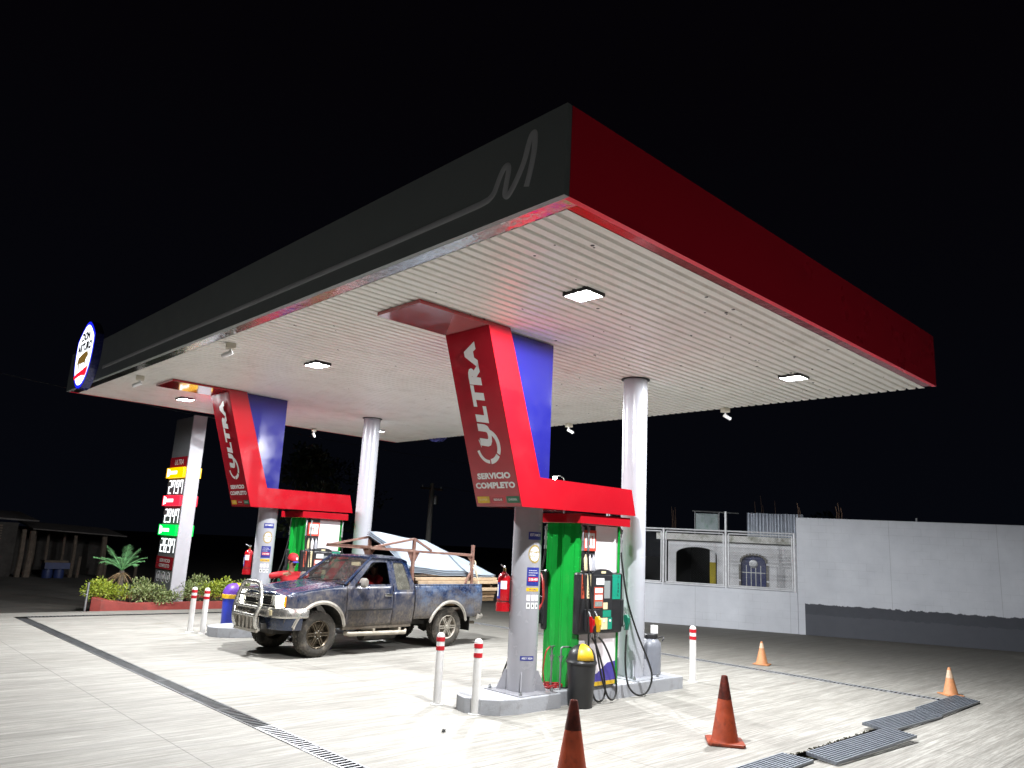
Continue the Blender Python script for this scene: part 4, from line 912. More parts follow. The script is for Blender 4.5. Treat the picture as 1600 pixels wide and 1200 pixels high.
# ================================================================== BOUNDARY WALL, FENCE, HOUSE (local x runs along the wall)
WA = Vector((15.008, 10.118, 0)); WRZ = math.atan2(-0.87914, 0.47657)
def wall_mat():
    m, nt, b = new_mat('painted_block_wall'); L = nt.links; v = coords(nt)
    sep = N(nt, 'ShaderNodeSeparateXYZ'); L.new(v, sep.inputs[0])
    cmb = N(nt, 'ShaderNodeCombineXYZ'); L.new(sep.outputs[0], cmb.inputs[0]); L.new(sep.outputs[2], cmb.inputs[1])
    c = ramp(nt, noise(nt, v, 1.3, 7, 0.6), [(0.3, (0.48, 0.50, 0.545)), (0.7, (0.57, 0.59, 0.635))])
    br = N(nt, 'ShaderNodeTexBrick'); br.inputs['Scale'].default_value = 1; br.inputs['Brick Width'].default_value = .40; br.inputs['Row Height'].default_value = .20
    br.inputs['Mortar Size'].default_value = .006; br.inputs['Mortar Smooth'].default_value = .6; br.inputs['Color1'].default_value = (1, 1, 1, 1); br.inputs['Color2'].default_value = (.96, .96, .96, 1); br.inputs['Mortar'].default_value = (.72, .72, .72, 1)
    L.new(cmb.outputs[0], br.inputs['Vector'])
    pat = ramp(nt, noise(nt, coords(nt, (.7, 1, 1.2)), 1.6, 5), [(0.42, (0, 0, 0)), (0.62, (.7,) * 3)])
    c = mix(nt, pat, c, mix(nt, 1.0, c, br.outputs['Color'], 'MULTIPLY'))
    # trowel / roller marks, streaks
    stn = noise(nt, coords(nt, (9, 1, .9)), 1.2, 6, .7)
    c = mix(nt, ramp(nt, stn, [(0.62, (0, 0, 0)), (0.8, (.35,) * 3)]), c, (.40, .39, .36))
    # construction joints every 3 m
    jb = N(nt, 'ShaderNodeTexBrick', offset=0.0); jb.inputs['Scale'].default_value = 1; jb.inputs['Brick Width'].default_value = 2.6; jb.inputs['Row Height'].default_value = 50; jb.inputs['Mortar Size'].default_value = .006
    jb.inputs['Color1'].default_value = (1, 1, 1, 1); jb.inputs['Color2'].default_value = (1, 1, 1, 1); jb.inputs['Mortar'].default_value = (.70, .70, .70, 1)
    mpj = N(nt, 'ShaderNodeMapping'); mpj.inputs['Location'].default_value = (-4.0, 1, 0); L.new(cmb.outputs[0], mpj.inputs[0]); L.new(mpj.outputs[0], jb.inputs['Vector'])
    c = mix(nt, 1.0, c, jb.outputs['Color'], 'MULTIPLY')
    # grey dado, brushed on with a ragged upper edge, only on the tall part
    rag = noise(nt, coords(nt, (2.2, 1, .3)), 3.0, 8, 0.75)
    ed = N(nt, 'ShaderNodeMath', operation='MULTIPLY_ADD'); ed.inputs[1].default_value = 0.22; L.new(rag, ed.inputs[0]); L.new(sep.outputs[2], ed.inputs[2])
    up_ = N(nt, 'ShaderNodeMath', operation='LESS_THAN'); up_.inputs[1].default_value = 0.945; L.new(ed.outputs[0], up_.inputs[0])
    rt_ = N(nt, 'ShaderNodeMath', operation='GREATER_THAN'); rt_.inputs[1].default_value = 4.385; L.new(sep.outputs[0], rt_.inputs[0])
    f = N(nt, 'ShaderNodeMath', operation='MULTIPLY'); L.new(up_.outputs[0], f.inputs[0]); L.new(rt_.outputs[0], f.inputs[1])
    ed2 = N(nt, 'ShaderNodeMath', operation='LESS_THAN'); ed2.inputs[1].default_value = 0.66; L.new(ed.outputs[0], ed2.inputs[0])
    gcol = mix(nt, ed2.outputs[0], (.05, .054, .066), (.072, .077, .092))
    gcol = mix(nt, ramp(nt, noise(nt, v, 4, 6), [(.4, (0, 0, 0)), (.7, (.5,) * 3)]), gcol, (.062, .066, .08))
    c = mix(nt, f.outputs[0], c, gcol)
    L.new(c, b.inputs['Base Color']); b.inputs['Roughness'].default_value = .75
    bp = N(nt, 'ShaderNodeBump', i_Strength=.35, i_Distance=.006); L.new(br.outputs['Color'], bp.inputs['Height'])
    bp2 = N(nt, 'ShaderNodeBump', i_Strength=.2, i_Distance=.01); L.new(noise(nt, v, 25, 5), bp2.inputs['Height']); L.new(bp.outputs[0], bp2.inputs['Normal'])
    L.new(bp2.outputs[0], b.inputs['Normal']); return m
M['blockwall'] = wall_mat()
def wframe(name, label, cat, off=0.0, group=None):
    nrm = Vector((0.87914, 0.47657, 0))
    t = thing(name, WA + nrm * off, label, cat, group, WRZ); return t
w = wframe('boundary_wall', 'long white boundary wall with grey painted foot on the tall part', 'wall')
mb = MB(); mb.bb(4.21, 20, 0, .22, -.02, 3.20); mb.build('tall_section', M['blockwall'], w, bevel=.012)
mb = MB(); mb.bb(-1.3, 4.205, .01, .20, -.02, 1.115); mb.build('low_section', M['blockwall'], w, bevel=.012)
mb = MB(); mb.bb(7.3, 7.34, .08, .12, 3.20, 3.30); mb.build('bolt_stub', M['steel'], w)
fe = wframe('chain_link_fence', 'galvanised chain-link fence on the low white wall', 'fence')
for s, z1 in ((-1.25, 2.75), (.47, 2.75), (2.27, 3.30), (4.15, 2.75)):
    mb = MB(); mb.cyl((s, .10, 1.10), (s, .10, z1), .038, n=10); mb.build('post', M['galv'], fe, smooth=True)
for s0, s1 in ((-1.18, .40), (.545, 2.20), (2.345, 4.085)):
    mb = MB(); z0, z1 = 1.19, 2.66
    mb.tube([(s0, .10, z0), (s1, .10, z0)], .021, 8); mb.tube([(s0, .10, z1), (s1, .10, z1)], .021, 8); mb.tube([(s0, .10, z0), (s0, .10, z1)], .021, 8); mb.tube([(s1, .10, z0), (s1, .10, z1)], .021, 8)
    pf = mb.build('panel_frame', M['galv'], fe, smooth=True)
    mb = MB(); st = .07; k0 = z0 - s1; kk = k0
    for sg in (1, -1):
        c0 = (z0 - s1) if sg > 0 else (z0 + s0); c1 = (z1 - s0) if sg > 0 else (z1 + s1); c = c0 + st
        while c < c1:
            pts = []
            for s in (s0, s1):
                z = c + sg * s
                if z0 <= z <= z1: pts.append((s, z))
            for z in (z0, z1):
                s = (z - c) * sg
                if s0 < s < s1: pts.append((s, z))
            if len(pts) >= 2: mb.cyl((pts[0][0], .10 + .003 * sg, pts[0][1]), (pts[1][0], .10 + .003 * sg, pts[1][1]), 0.0010, n=3, caps=False)
            c += st
    mb.build('wire_mesh', M['grate'], pf)
mb = MB(); mb.tube([(-1.25, .10, 2.735), (4.15, .10, 2.735)], .024, 8); mb.build('top_rail', M['galv'], fe, smooth=True)
mb = MB(); mb.tube([(-1.25, .10, 1.145), (4.15, .10, 1.145)], .026, 8); mb.build('bottom_rail', M['galv'], fe, smooth=True)
# house behind
M['house'] = pm('old_white_plaster', (0.80, 0.81, 0.84), 0.8, var=0.05, scale=2, bump=.2, dirt=(0.50, 0.50, 0.48), damt=0.4, dscale=1.6)
M['eave'] = pm('mossy_plaster', (0.74, 0.74, 0.72), 0.85, var=0.15, scale=2, dirt=(0.22, 0.23, 0.14), damt=0.8, dscale=2.5)
M['dim_inside'] = pm('unlit_inside_black', (0.010, 0.010, 0.010), 0.9, var=0.2)  # near-black colour stands in for the unlit rooms behind the arches
h = wframe('house', 'white house with two arched openings behind the chain-link fence', 'house', 4.0)
fnh = lambda u, v, w: (u, w, v)
arch1 = [(.45, -.1), (.45, 2.02)] + [(1.135 - .685 * math.cos(math.pi * q / 12), 2.02 + .25 * math.sin(math.pi * q / 12)) for q in range(1, 12)] + [(1.82, 2.02), (1.82, -.1)]
arch2 = [(2.60, -.1), (2.60, 1.86)] + [(3.01 - .41 * math.cos(math.pi * q / 12), 1.86 + .23 * math.sin(math.pi * q / 12)) for q in range(1, 12)] + [(3.42, 1.86), (3.42, -.1)]
mb = MB(); mb.prism([(.18, -.1)] + arch1 + arch2 + [(9, -.1), (9, 2.47), (.18, 2.47)], fnh, 0, .22); mb.build('front_wall', M['house'], h)
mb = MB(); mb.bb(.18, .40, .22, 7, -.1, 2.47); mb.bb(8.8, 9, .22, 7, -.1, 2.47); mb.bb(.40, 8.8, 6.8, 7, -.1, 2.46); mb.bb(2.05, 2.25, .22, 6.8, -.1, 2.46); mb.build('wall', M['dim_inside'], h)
mb = MB(); mb.bb(-.20, 9.2, -.28, 7.2, 2.48, 2.70); mb.build('roof_slab', M['eave'], h, bevel=.015)
mb = MB(); mb.bb(.22, 9, -.05, .0, 2.30, 2.34); mb.build('moulding', M['house'], h)
M['yellow_wall'] = pm('yellow_plaster', (0.50, 0.40, 0.03), 0.8, var=0.1)
mb = MB(); mb.bb(1.56, 1.76, .45, .75, -.1, 1.78); p_ = mb.build('pillar', M['yellow_wall'], h)
mb = MB(); mb.bb(1.565, 1.755, .455, .745, 1.78, 2.46); mb.build('pillar_head', M['house'], h)
M['stone'] = pm('stone_trim', (0.26, 0.25, 0.23), 0.8, var=0.3, scale=14)
mb = MB(); A_ = arch2[1:-1]
for (a, c) in A_[:]:
    mb.box((a, -.02, c + .02), (.07, .06, .07))
for z in (.2, .5, .8, 1.1, 1.4, 1.65):
    for s in (2.57, 3.45): mb.box((s, -.02, z), (.07, .06, .24))
mb.build('arch_trim', M['stone'], h)
M['door_blue'] = pm('dark_blue_door', (0.02, 0.03, 0.12), 0.3, var=0.15, dirt=(0.08, 0.10, 0.2), damt=0.5)
mb = MB(); mb.prism([(2.615, -.1)] + [(3.01 + (a - 3.01) * .96, c - .015) for a, c in arch2[1:-1]] + [(3.405, -.1)], fnh, .10, .15); d_ = mb.build('door', M['door_blue'], h)
mb = MB()
for s in (2.78, 2.93, 3.08, 3.24): mb.bb(s - .012, s + .012, .085, .10, 0, 1.75)
for z in (1.0, 1.5): mb.bb(2.63, 3.39, .080, .085, z, z + .025)
mb.build('door_bars', M['steel'], d_)
mb = MB(); mb.lathe([(.001, 0), (.12, 0), (.14, .015), (.10, .022), (.001, .02)], (3.01, .098, 1.80), 20, Matrix.Rotation(R(90), 3, 'X')); mb.build('door_rosette', M['steel'], d_, smooth=True)
M['banner'] = pm('faded_banner', (0.42, 0.50, 0.52), 0.6, var=0.15, scale=4, dirt=(0.18, 0.32, 0.25), damt=0.8, dscale=5)
bn = wframe('roof_banner', 'faded pale banner in a pipe frame on the house roof', 'banner', 4.0)
mb = MB(); mb.grid(8, 4, lambda a, c: (1.12 + .75 * a, .0 + .02 * math.sin(a * 7 + c * 3), 2.84 + .58 * c)); mb.build('sheet', M['banner'], bn, recalc=False, solid=.004)
mb = MB(); mb.tube([(1.09, .03, 2.70), (1.09, .03, 3.48)], .02, 8); mb.tube([(1.9, .03, 2.70), (1.9, .03, 3.48)], .02, 8); mb.tube([(1.0, .03, 3.50), (2.55, .03, 3.47)], .025, 8); mb.build('pipe_frame', M['steel'], bn, smooth=True)
M['zinc'] = pm('zinc_sheet', (0.36, 0.40, 0.47), 0.45, 0.3, var=0.12, scale=3)
for k, (s0, s1, z1) in enumerate(((2.82, 3.42, 3.50), (3.425, 4.0, 3.49), (4.005, 4.62, 3.50))):
    sh = wframe('metal_sheet', ('leftmost', 'middle', 'rightmost')[k] + ' upright zinc sheet on the house roof', 'metal sheet', 4.0, 'zinc sheets on the house roof')
    mb = MB(); mb.grid(24, 1, lambda a, c: (s0 + (s1 - s0) * a, .01 * math.sin(a * 40) + .05, 2.71 + (z1 - 2.71) * c)); mb.build('corrugated_sheet', M['zinc'], sh, recalc=False, solid=.003)
M['rebar'] = pm('rusty_rebar', (0.12, 0.07, 0.045), 0.8, var=0.2)
RB = [(.30, 3.5, 3.62), (.36, 3.5, 3.50), (.42, 3.5, 3.60), (3.1, 3.6, 3.9), (3.3, 3.55, 4.1), (3.36, 3.6, 3.8), (3.75, 3.6, 3.95), (4.28, .14, 3.62), (4.33, .18, 3.50), (5.3, .1, 3.55), (5.36, .14, 3.66), (5.43, .1, 3.52)]
for k, (s, of, z1) in enumerate(RB):
    zb = 2.70 if of > 1 else 3.19
    r_ = wframe('rebar', 'thin rusty rebar sticking up from the house roof' if of > 1 else 'thin rusty rebar sticking up from the top of the tall white wall', 'rebar', of + (.6 if of > 1 else 0), 'rebars on the house roof' if of > 1 else 'rebars on the tall wall')
    mb = MB(); mb.tube([(s, 0, zb), (s + .01, 0, (zb + z1) / 2), (s - .02, .01, z1)], .008 if of > 1 else .010, 5); mb.build('rod', M['rebar'], r_)

# ================================================================== DIM BACKGROUND
M['oldwood'] = pm('weathered_wood', (0.11, 0.085, 0.065), 0.85, var=0.3, scale=8, bump=.3)
M['darkwood'] = pm('dark_boards', (0.035, 0.031, 0.028), 0.9, var=0.3, scale=5)
M['zinc_roof'] = pm('rusty_zinc', (0.09, 0.08, 0.075), 0.7, .2, var=.3, scale=4)
sd = thing('shed', (5.0, 31, -.15), 'dim open timber shed with a sloping tin roof at the far left', 'shed')
SDO = (5.0, 31, -.15)
for x, y, h_, r in ((3.10, 31, 1.66, .10), (3.40, 31, 1.62, .13), (3.72, 32.0, 1.60, .05), (4.18, 32.0, 1.58, .06), (4.78, 32.0, 1.56, .06), (4.96, 31.1, 1.5, .08), (6.02, 31, 1.50, .12)):
    mb = MB(); mb.tube([(x, y, -.15), (x + .03, y, .7), (x, y, h_)], [r, r * .9, r * .85], 8); mb.build('post', M['oldwood'], sd, smooth=True, off=SDO)
mb = MB(); mb.add([(3.3, 30.6, 1.68), (6.75, 30.6, 1.53), (6.75, 33.5, 1.8), (3.3, 33.5, 1.95), (3.3, 30.6, 1.72), (6.75, 30.6, 1.57), (6.75, 33.5, 1.84), (3.3, 33.5, 1.99)], [(3, 2, 1, 0), (4, 5, 6, 7), (0, 1, 5, 4), (1, 2, 6, 5), (2, 3, 7, 6), (3, 0, 4, 7)]); mb.build('roof', M['zinc_roof'], sd, off=SDO)
mb = MB(); mb.bb(3.3, 6.7, 33.2, 33.3, -.15, 1.7); mb.build('back_wall', M['darkwood'], sd, off=SDO)
hu = thing('hut', (1.8, 31.5, -.15), 'dim board hut with a slatted opening at the left frame edge', 'hut'); HO = (1.8, 31.5, -.15)
mb = MB(); mb.bb(-1.5, 2.95, 31.4, 31.5, -.15, 1.9); mb.build('wall', M['darkwood'], hu, off=HO)
mb = MB(); mb.add([(-1.6, 30.8, 2.12), (3.5, 30.8, 1.97), (3.5, 34.5, 2.3), (-1.6, 34.5, 2.4), (-1.6, 30.8, 2.18), (3.5, 30.8, 2.03), (3.5, 34.5, 2.36), (-1.6, 34.5, 2.46)], [(3, 2, 1, 0), (4, 5, 6, 7), (0, 1, 5, 4), (1, 2, 6, 5), (2, 3, 7, 6), (3, 0, 4, 7)]); mb.build('roof', M['zinc_roof'], hu, off=HO)
mb = MB()
for k in range(11): mb.bb(1.9, 2.42, 31.33, 31.395, .75 + k * .10, .80 + k * .10)
mb.build('slats', M['oldwood'], hu, off=HO)
M['blue_tarp'] = pm('blue_plastic_dim', (0.02, 0.035, 0.12), 0.5, var=0.2)
ct = thing('market_cart', (4.25, 30.7, -.15), 'dim blue cart with a grey board top under the shed', 'cart')
mb = MB(); mb.bb(-.42, .42, -.3, .3, .60, .68); mb.build('board_top', M['oldwood'], ct)
mb = MB(); mb.bb(-.38, .50, -.28, .28, .36, .595); mb.build('body', M['blue_tarp'], ct)
for sx in (-.2, .2):
    mb = MB(); mb.lathe([(.001, 0), (.18, 0), (.195, .15), (.18, .345), (.001, .345)], (sx, 0, 0), 16); mb.build('barrel', M['blue_tarp'], ct, smooth=True)
for x, y, h_, lb in ((5.19, 31, .98, 'dim fence post nearest the blue cart'), (6.19, 31, .92, 'dim fence post just left of the palm'), (7.40, 31, .76, 'dim fence post just right of the palm')):
    mb = MB(); mb.tube([(0, 0, 0), (.02, 0, h_)], [.07, .06], 8); o = mb.build('fence_post', M['oldwood']); o.location = (x, y, -.3); tag(o, lb, 'fence post', 'old fence posts by the shed', 'thing')
def tree(x, y, h_, w_, label, seed, n=1800, mat='leaf_dark', nb=24, leaf=.28):
    rnd = random.Random(seed); t = thing('tree', (x, y, -.15), label, 'tree', 'dim trees in the dark')
    blobs = []
    for _ in range(nb):
        a = rnd.uniform(0, 6.28); q = rnd.random() ** .5; zz = rnd.uniform(.38, .95); ww = w_ * (1 - abs(zz - .62) * 1.1)
        blobs.append((math.cos(a) * q * ww, math.sin(a) * q * ww, h_ * zz, w_ * rnd.uniform(.16, .32), w_ * rnd.uniform(.16, .32), h_ * rnd.uniform(.05, .10)))
    leaves(rnd, n, blobs, leaf).build('crown', M[mat], t, recalc=False)
    mb = MB(); mb.tube([(0, 0, 0), (.05, 0, h_ * .3), (-.05, .05, h_ * .55), (0, 0, h_ * .85)], [.16, .12, .09, .03], 8)
    for b_ in blobs[::3]: mb.tube([(0, 0, h_ * .4), (b_[0] * .5, b_[1] * .5, (b_[2] + h_ * .4) / 2), b_[:3]], [.05, .035, .012], 5)
    mb.build('trunk', M['bark'], t, smooth=True)
tree(14.65, 30, 6.5, 1.7, 'dim tree between the farther pillar and its white column', 3)
tree(40, 16, 5.2, 2.2, 'dim treetop showing over the tall white wall', 5, 900)
tree(22, 40, 7, 3.2, 'dark tree behind the pickup load', 7, 1200)
# utility pole with wires
up_ = thing('utility_pole', (22.1, 30, -.15), 'dim concrete utility pole with crossarm and transformer behind the pickup', 'utility pole')
M['polec'] = pm('pole_concrete', (0.30, 0.29, 0.27), 0.85, var=.1)
mb = MB(); mb.tube([(0, 0, 0), (0, 0, 5.3)], [.17, .12], 12); mb.build('pole', M['polec'], up_, smooth=True)
mb = MB(); mb.bb(-.75, .75, -.05, .05, 4.95, 5.05); mb.build('crossarm', M['oldwood'], up_)
mb = MB(); mb.lathe([(.001, 0), (.16, 0), (.17, .05), (.17, .42), (.15, .48), (.001, .50)], (.25, -.05, 4.15), 14); mb.build('transformer', M['steel'], up_, smooth=True)
for x in (-.65, 0, .65): mb = MB(); mb.cyl((x, 0, 5.05), (x, 0, 5.17), .035, n=8); mb.build('insulator', M['white_clean'], up_)
M['wire'] = pm('wire', (0.16, 0.16, 0.16), 0.6)
def wire(p, q, sag, label):
    p = Vector(p); q = Vector(q); mb = MB()
    mb.tube([p.lerp(q, k / 24) - Vector((0, 0, sag * 4 * (k / 24) * (1 - k / 24))) for k in range(25)], .012, 5)
    tag(mb.build('power_line', M['wire'], off=tuple(p)), label, 'power line', 'power lines in the night sky', 'thing')
wire((9.5, 33, 7.45), (34.0, 33, 6.95), .2, 'power line crossing behind the farther pillar and white column')
wire((22.75, 30, 5.03), (40, 33, 5.35), .25, 'power line leaving the crossarm of the utility pole towards the right')
wire((-6, 28, 7.75), (9.5, 28, 6.6), .15, 'power line running down to the far left canopy corner')
# floodlight on a pole far behind
fl_ = thing('street_lamp', (20.25, 18.3, -.15), 'bright street lamp on a curved arm above the nearer red beam', 'street lamp')
mb = MB(); mb.tube([(0, 0, 0), (0, 0, 4.9), (-.03, .05, 5.1), (-.12, .18, 5.2), (-.25, .38, 5.2)], [.06, .05, .04, .035, .03], 8); mb.build('lamp_pole', M['steel'], fl_, smooth=True)
mb = MB(); mb.bb(-.40, -.14, .28, .50, 5.14, 5.22); mb.build('lamp_head', M['steel'], fl_, bevel=.02)
M['flood'] = em('floodlight_glow', (1, .97, .88), 60.0)
mb = MB(); mb.lathe([(.001, -.13), (.07, -.10), (.10, -.04), (.10, 0), (.001, 0)], (-.27, .38, 5.14), 16); mb.build('bulb', M['flood'], fl_, smooth=True)
# ================================================================== PICKUP (local: x forward from the front axle, y to its left, z up)
def paint_mat():
    m, nt, b = new_mat('muddy_blue_paint'); L = nt.links; v = coords(nt)
    sep = N(nt, 'ShaderNodeSeparateXYZ'); L.new(v, sep.inputs[0])
    base = ramp(nt, noise(nt, v, 2.2, 6), [(0.35, (0.004, 0.011, 0.038)), (0.7, (0.007, 0.021, 0.066))])
    # faded, scuffed blue on the bed
    bed = N(nt, 'ShaderNodeMapRange'); bed.inputs[1].default_value = -2.0; bed.inputs[2].default_value = -2.25; L.new(sep.outputs[0], bed.inputs[0])
    sc_ = ramp(nt, noise(nt, coords(nt, (1.2, 1, 2.2)), 3.2, 8, .7), [(0.40, (0, 0, 0)), (0.62, (1, 1, 1))])
    fa = N(nt, 'ShaderNodeMath', operation='MULTIPLY'); L.new(bed.outputs[0], fa.inputs[0]); L.new(sc_, fa.inputs[1])
    base = mix(nt, fa.outputs[0], base, (0.075, 0.115, 0.20))
    # mud film: heavier low down, splashed
    mr = N(nt, 'ShaderNodeMapRange'); mr.inputs[1].default_value = 1.22; mr.inputs[2].default_value = .50; L.new(sep.outputs[2], mr.inputs[0])
    sp = noise(nt, coords(nt, (1.1, 1.1, .8)), 2.4, 12, .74)
    fine = noise(nt, coords(nt, (1, 1, .7)), 26, 6, .75)
    ad = N(nt, 'ShaderNodeMath', operation='MULTIPLY_ADD'); ad.inputs[1].default_value = .42; L.new(mr.outputs[0], ad.inputs[0])
    s2 = N(nt, 'ShaderNodeMath', operation='MULTIPLY'); s2.inputs[1].default_value = 1.35; L.new(sp, s2.inputs[0]); L.new(s2.outputs[0], ad.inputs[2])
    a2 = N(nt, 'ShaderNodeMath', operation='MULTIPLY_ADD'); a2.inputs[1].default_value = .52; L.new(fine, a2.inputs[0]); L.new(ad.outputs[0], a2.inputs[2])
    a3 = N(nt, 'ShaderNodeMath', operation='MULTIPLY'); a3.inputs[1].default_value = .55; L.new(a2.outputs[0], a3.inputs[0]); a2 = a3
    mud = ramp(nt, a2.outputs[0], [(0.48, (0, 0, 0)), (0.59, (.24,) * 3), (0.69, (.62,) * 3), (0.82, (.92,) * 3)])
    mcol = ramp(nt, fine, [(0.3, (0.09, 0.076, 0.06)), (0.7, (0.23, 0.195, 0.15))])
    c = mix(nt, mud, base, mcol)
    L.new(c, b.inputs['Base Color'])
    L.new(ramp(nt, mud, [(0, (.20,) * 3), (.6, (.85,) * 3)]), b.inputs['Roughness'])
    inv = N(nt, 'ShaderNodeMath', operation='SUBTRACT', use_clamp=True); inv.inputs[0].default_value = .8; L.new(mud, inv.inputs[1]); L.new(inv.outputs[0], b.inputs['Coat Weight'])
    b.inputs['Coat Roughness'].default_value = .06
    bp = N(nt, 'ShaderNodeBump', i_Strength=.25, i_Distance=.004); L.new(mud, bp.inputs['Height']); L.new(bp.outputs[0], b.inputs['Normal'])
    return m
M['paint'] = paint_mat()
M['roofpaint'] = pm('dusty_blue_paint', (0.010, 0.021, 0.055), 0.24, var=.2, scale=3, coat=.6, dirt=(0.16, 0.15, 0.145), damt=.35, dscale=2.0)
M['mud'] = pm('dried_mud_steel', (0.23, 0.20, 0.165), .85, var=.3, scale=12, bump=.4)
M['under'] = pm('underbody', (0.035, 0.032, 0.028), .85, var=.4, scale=8, dirt=(.15, .13, .10), damt=.6)
M['flare'] = pm('muddy_chrome_moulding', (0.52, 0.49, 0.44), .35, .5, var=.15, scale=8, dirt=(.30, .26, .2), damt=.8, dscale=6)
M['tyre'] = pm('muddy_tyre', (0.04, 0.036, 0.030), .85, var=.3, scale=14, bump=.5, bscale=60, dirt=(.20, .175, .14), damt=.8, dscale=5)
M['rim_bronze'] = pm('bronze_alloy', (0.10, 0.08, 0.055), .32, .7, var=.2, scale=10, dirt=(.22, .19, .15), damt=.6, dscale=9)
M['rim_mud'] = pm('muddy_alloy', (0.36, 0.33, 0.28), .6, .3, var=.2, scale=10, dirt=(.28, .25, .2), damt=.7, dscale=7)
M['glass_w'] = glass('windscreen_glass', (.80, .82, .80), .09, (.42, .37, .35), .10)
M['glass_s'] = glass('side_glass', (.62, .64, .62), .06)
M['glass_q'] = glass('dusty_quarter_glass', (.5, .52, .48), .08, (.20, .195, .165), .62)
M['headlight'] = em('headlight', (1.0, 0.97, 0.78), 22.0)
M['bumper'] = pm('dirty_chrome', (0.60, 0.58, 0.54), .22, .9, var=.12, scale=6, dirt=(.30, .265, .215), damt=.75, dscale=5)
M['barsteel'] = pm('dull_steel_tube', (0.58, 0.57, 0.54), .26, .85, var=.12, scale=8, dirt=(.28, .25, .2), damt=.6, dscale=6)
M['reflector'] = pm('lamp_glass', (.75, .75, .70), .15, .3, var=.05)
M['amber'] = em('amber_indicator', (1.0, .33, .02), .7)
M['cream_mud'] = pm('muddy_cream_tube', (.42, .38, .31), .6, .2, var=.2, scale=9)
M['seat'] = pm('seat_fabric', (.09, .085, .08), .9, var=.2)
M['rust'] = pm('rusty_brown_steel', (0.17, 0.085, 0.065), .6, .2, var=.3, scale=9, dirt=(.30, .22, .17), damt=.6, dscale=8)
TW = (2.904, 8.887, 0)
tr = thing('pickup_truck', TW, 'muddy dark blue extended-cab pickup with lit headlights and chrome bull bar', 'pickup truck', None, R(-176.0))
# ---- side skin
def ys(z):
    t_ = [(.40, .775), (.55, .80), (.75, .832), (.95, .838), (1.06, .825), (1.17, .795), (1.25, .770)]
    if z <= t_[0][0]: return t_[0][1]
    for (a, p), (c, q) in zip(t_, t_[1:]):
        if z <= c: return p + (q - p) * (z - a) / (c - a)
    return max(.60, .770 - (z - 1.25) * .36)
def skin(name, mat, x0, x1, zb, zt, nx=24, nz=10, par=None, taper=None, off=0.0):
    obs = []
    for s in (1, -1):
        mb = MB()
        def fn(a, c):
            x = x0 + (x1 - x0) * a; z = zb(x) + (zt(x) - zb(x)) * c
            return (x, s * (ys(z) + off - (taper(x) if taper else 0)), z)
        mb.grid(nx, nz, fn); o = mb.build(name, mat, par or tr, smooth=True, solid=.018); obs.append(o)
    return obs
AR, RW = .505, .372
archF = lambda x: max(.50, RW + .02 + math.sqrt(max(0, AR ** 2 - x ** 2))) if abs(x) < AR else .56
archR = lambda x: max(.54, RW - .01 + math.sqrt(max(0, .49 ** 2 - (x + 3.0) ** 2))) if abs(x + 3.0) < .49 else .555
hood_z = lambda x: 1.175 - .145 * max(0, (x + .5) / 1.25) ** 1.25
nose = lambda x: max(0, (x - .30)) ** 2 * .55
skin('fender', M['paint'], .66, -.505, archF, lambda x: hood_z(x) - .012, 46, 10, taper=nose)
dl = skin('door', M['paint'], -.517, -1.535, lambda x: .475, lambda x: 1.172, 16, 12)
skin('quarter_panel', M['paint'], -1.548, -2.055, lambda x: .475, lambda x: 1.06, 10, 10)
skin('bed_side', M['paint'], -2.085, -3.90, archR, lambda x: 1.185, 60, 10)
for s, d in ((1, dl[0]), (-1, dl[1])):
    y = s * .842
    mb = MB(); mb.bb(-1.50, -1.33, y - .012, y + .012, .985, 1.035); h_ = mb.build('handle', M['chrome'], d, bevel=.01)
    mb = MB(); mb.bb(-.52, -1.53, y - .006, y + .006, .745, .775); mb.build('side_moulding', M['black'], d, bevel=.004)
    # mirror
    mb = MB(); mb.lathe([(.001, -.09), (.07, -.085), (.085, -.04), (.085, .05), (.07, .085), (.001, .09)], (-.74, s * .96, 1.235), 14, Matrix.Scale(.55, 3, Vector((1, 0, 0))) @ Matrix.Rotation(R(90), 3, 'X')); mm = mb.build('mirror', M['flare'], tr, smooth=True)
    mb = MB(); mb.beam((-.70, s * .80, 1.19), (-.72, s * .93, 1.22), .05, .04); mb.build('mirror_arm', M['black'], mm)
# ---- upper cab frames and glass (tumblehome follows ys)
def gh(u, v, w, s=1): return (u, s * (ys(v) - w), v)
def bez(P, k=3):
    return P
for s in (1, -1):
    fn = lambda u, v, w, s=s: gh(u, v, w, s)
    out = [(-.53, 1.172), (-1.075, 1.63), (-1.12, 1.645), (-1.47, 1.652), (-1.535, 1.64), (-1.548, 1.40), (-1.55, 1.172), (-1.0, 1.172)]
    inn = [(-.70, 1.195), (-1.11, 1.565), (-1.15, 1.582), (-1.44, 1.588), (-1.462, 1.575), (-1.475, 1.40), (-1.48, 1.195), (-1.0, 1.195)]
    mb = MB(); mb.ring(out, inn, fn, .0, .03); mb.build('window_frame', M['paint'], dl[0] if s > 0 else dl[1], bevel=.005)
    mb = MB(); mb.prism(inn, fn, .014, .018); mb.build('window', M['glass_s'], dl[0] if s > 0 else dl[1])
    out = [(-1.56, 1.06), (-1.548, 1.64), (-1.62, 1.652), (-1.86, 1.645), (-1.94, 1.60), (-1.985, 1.45), (-2.06, 1.20), (-2.055, 1.06)]
    inn = [(-1.64, 1.095), (-1.605, 1.56), (-1.63, 1.585), (-1.82, 1.58), (-1.86, 1.55), (-1.90, 1.40), (-1.955, 1.18), (-1.94, 1.095)]
    mb = MB(); mb.ring(out, inn, fn, .0, .03); mb.build('quarter_frame', M['paint'], tr, bevel=.005)
    mb = MB(); mb.prism(inn, fn, .012, .016); mb.build('quarter_window', M['glass_q'], tr)
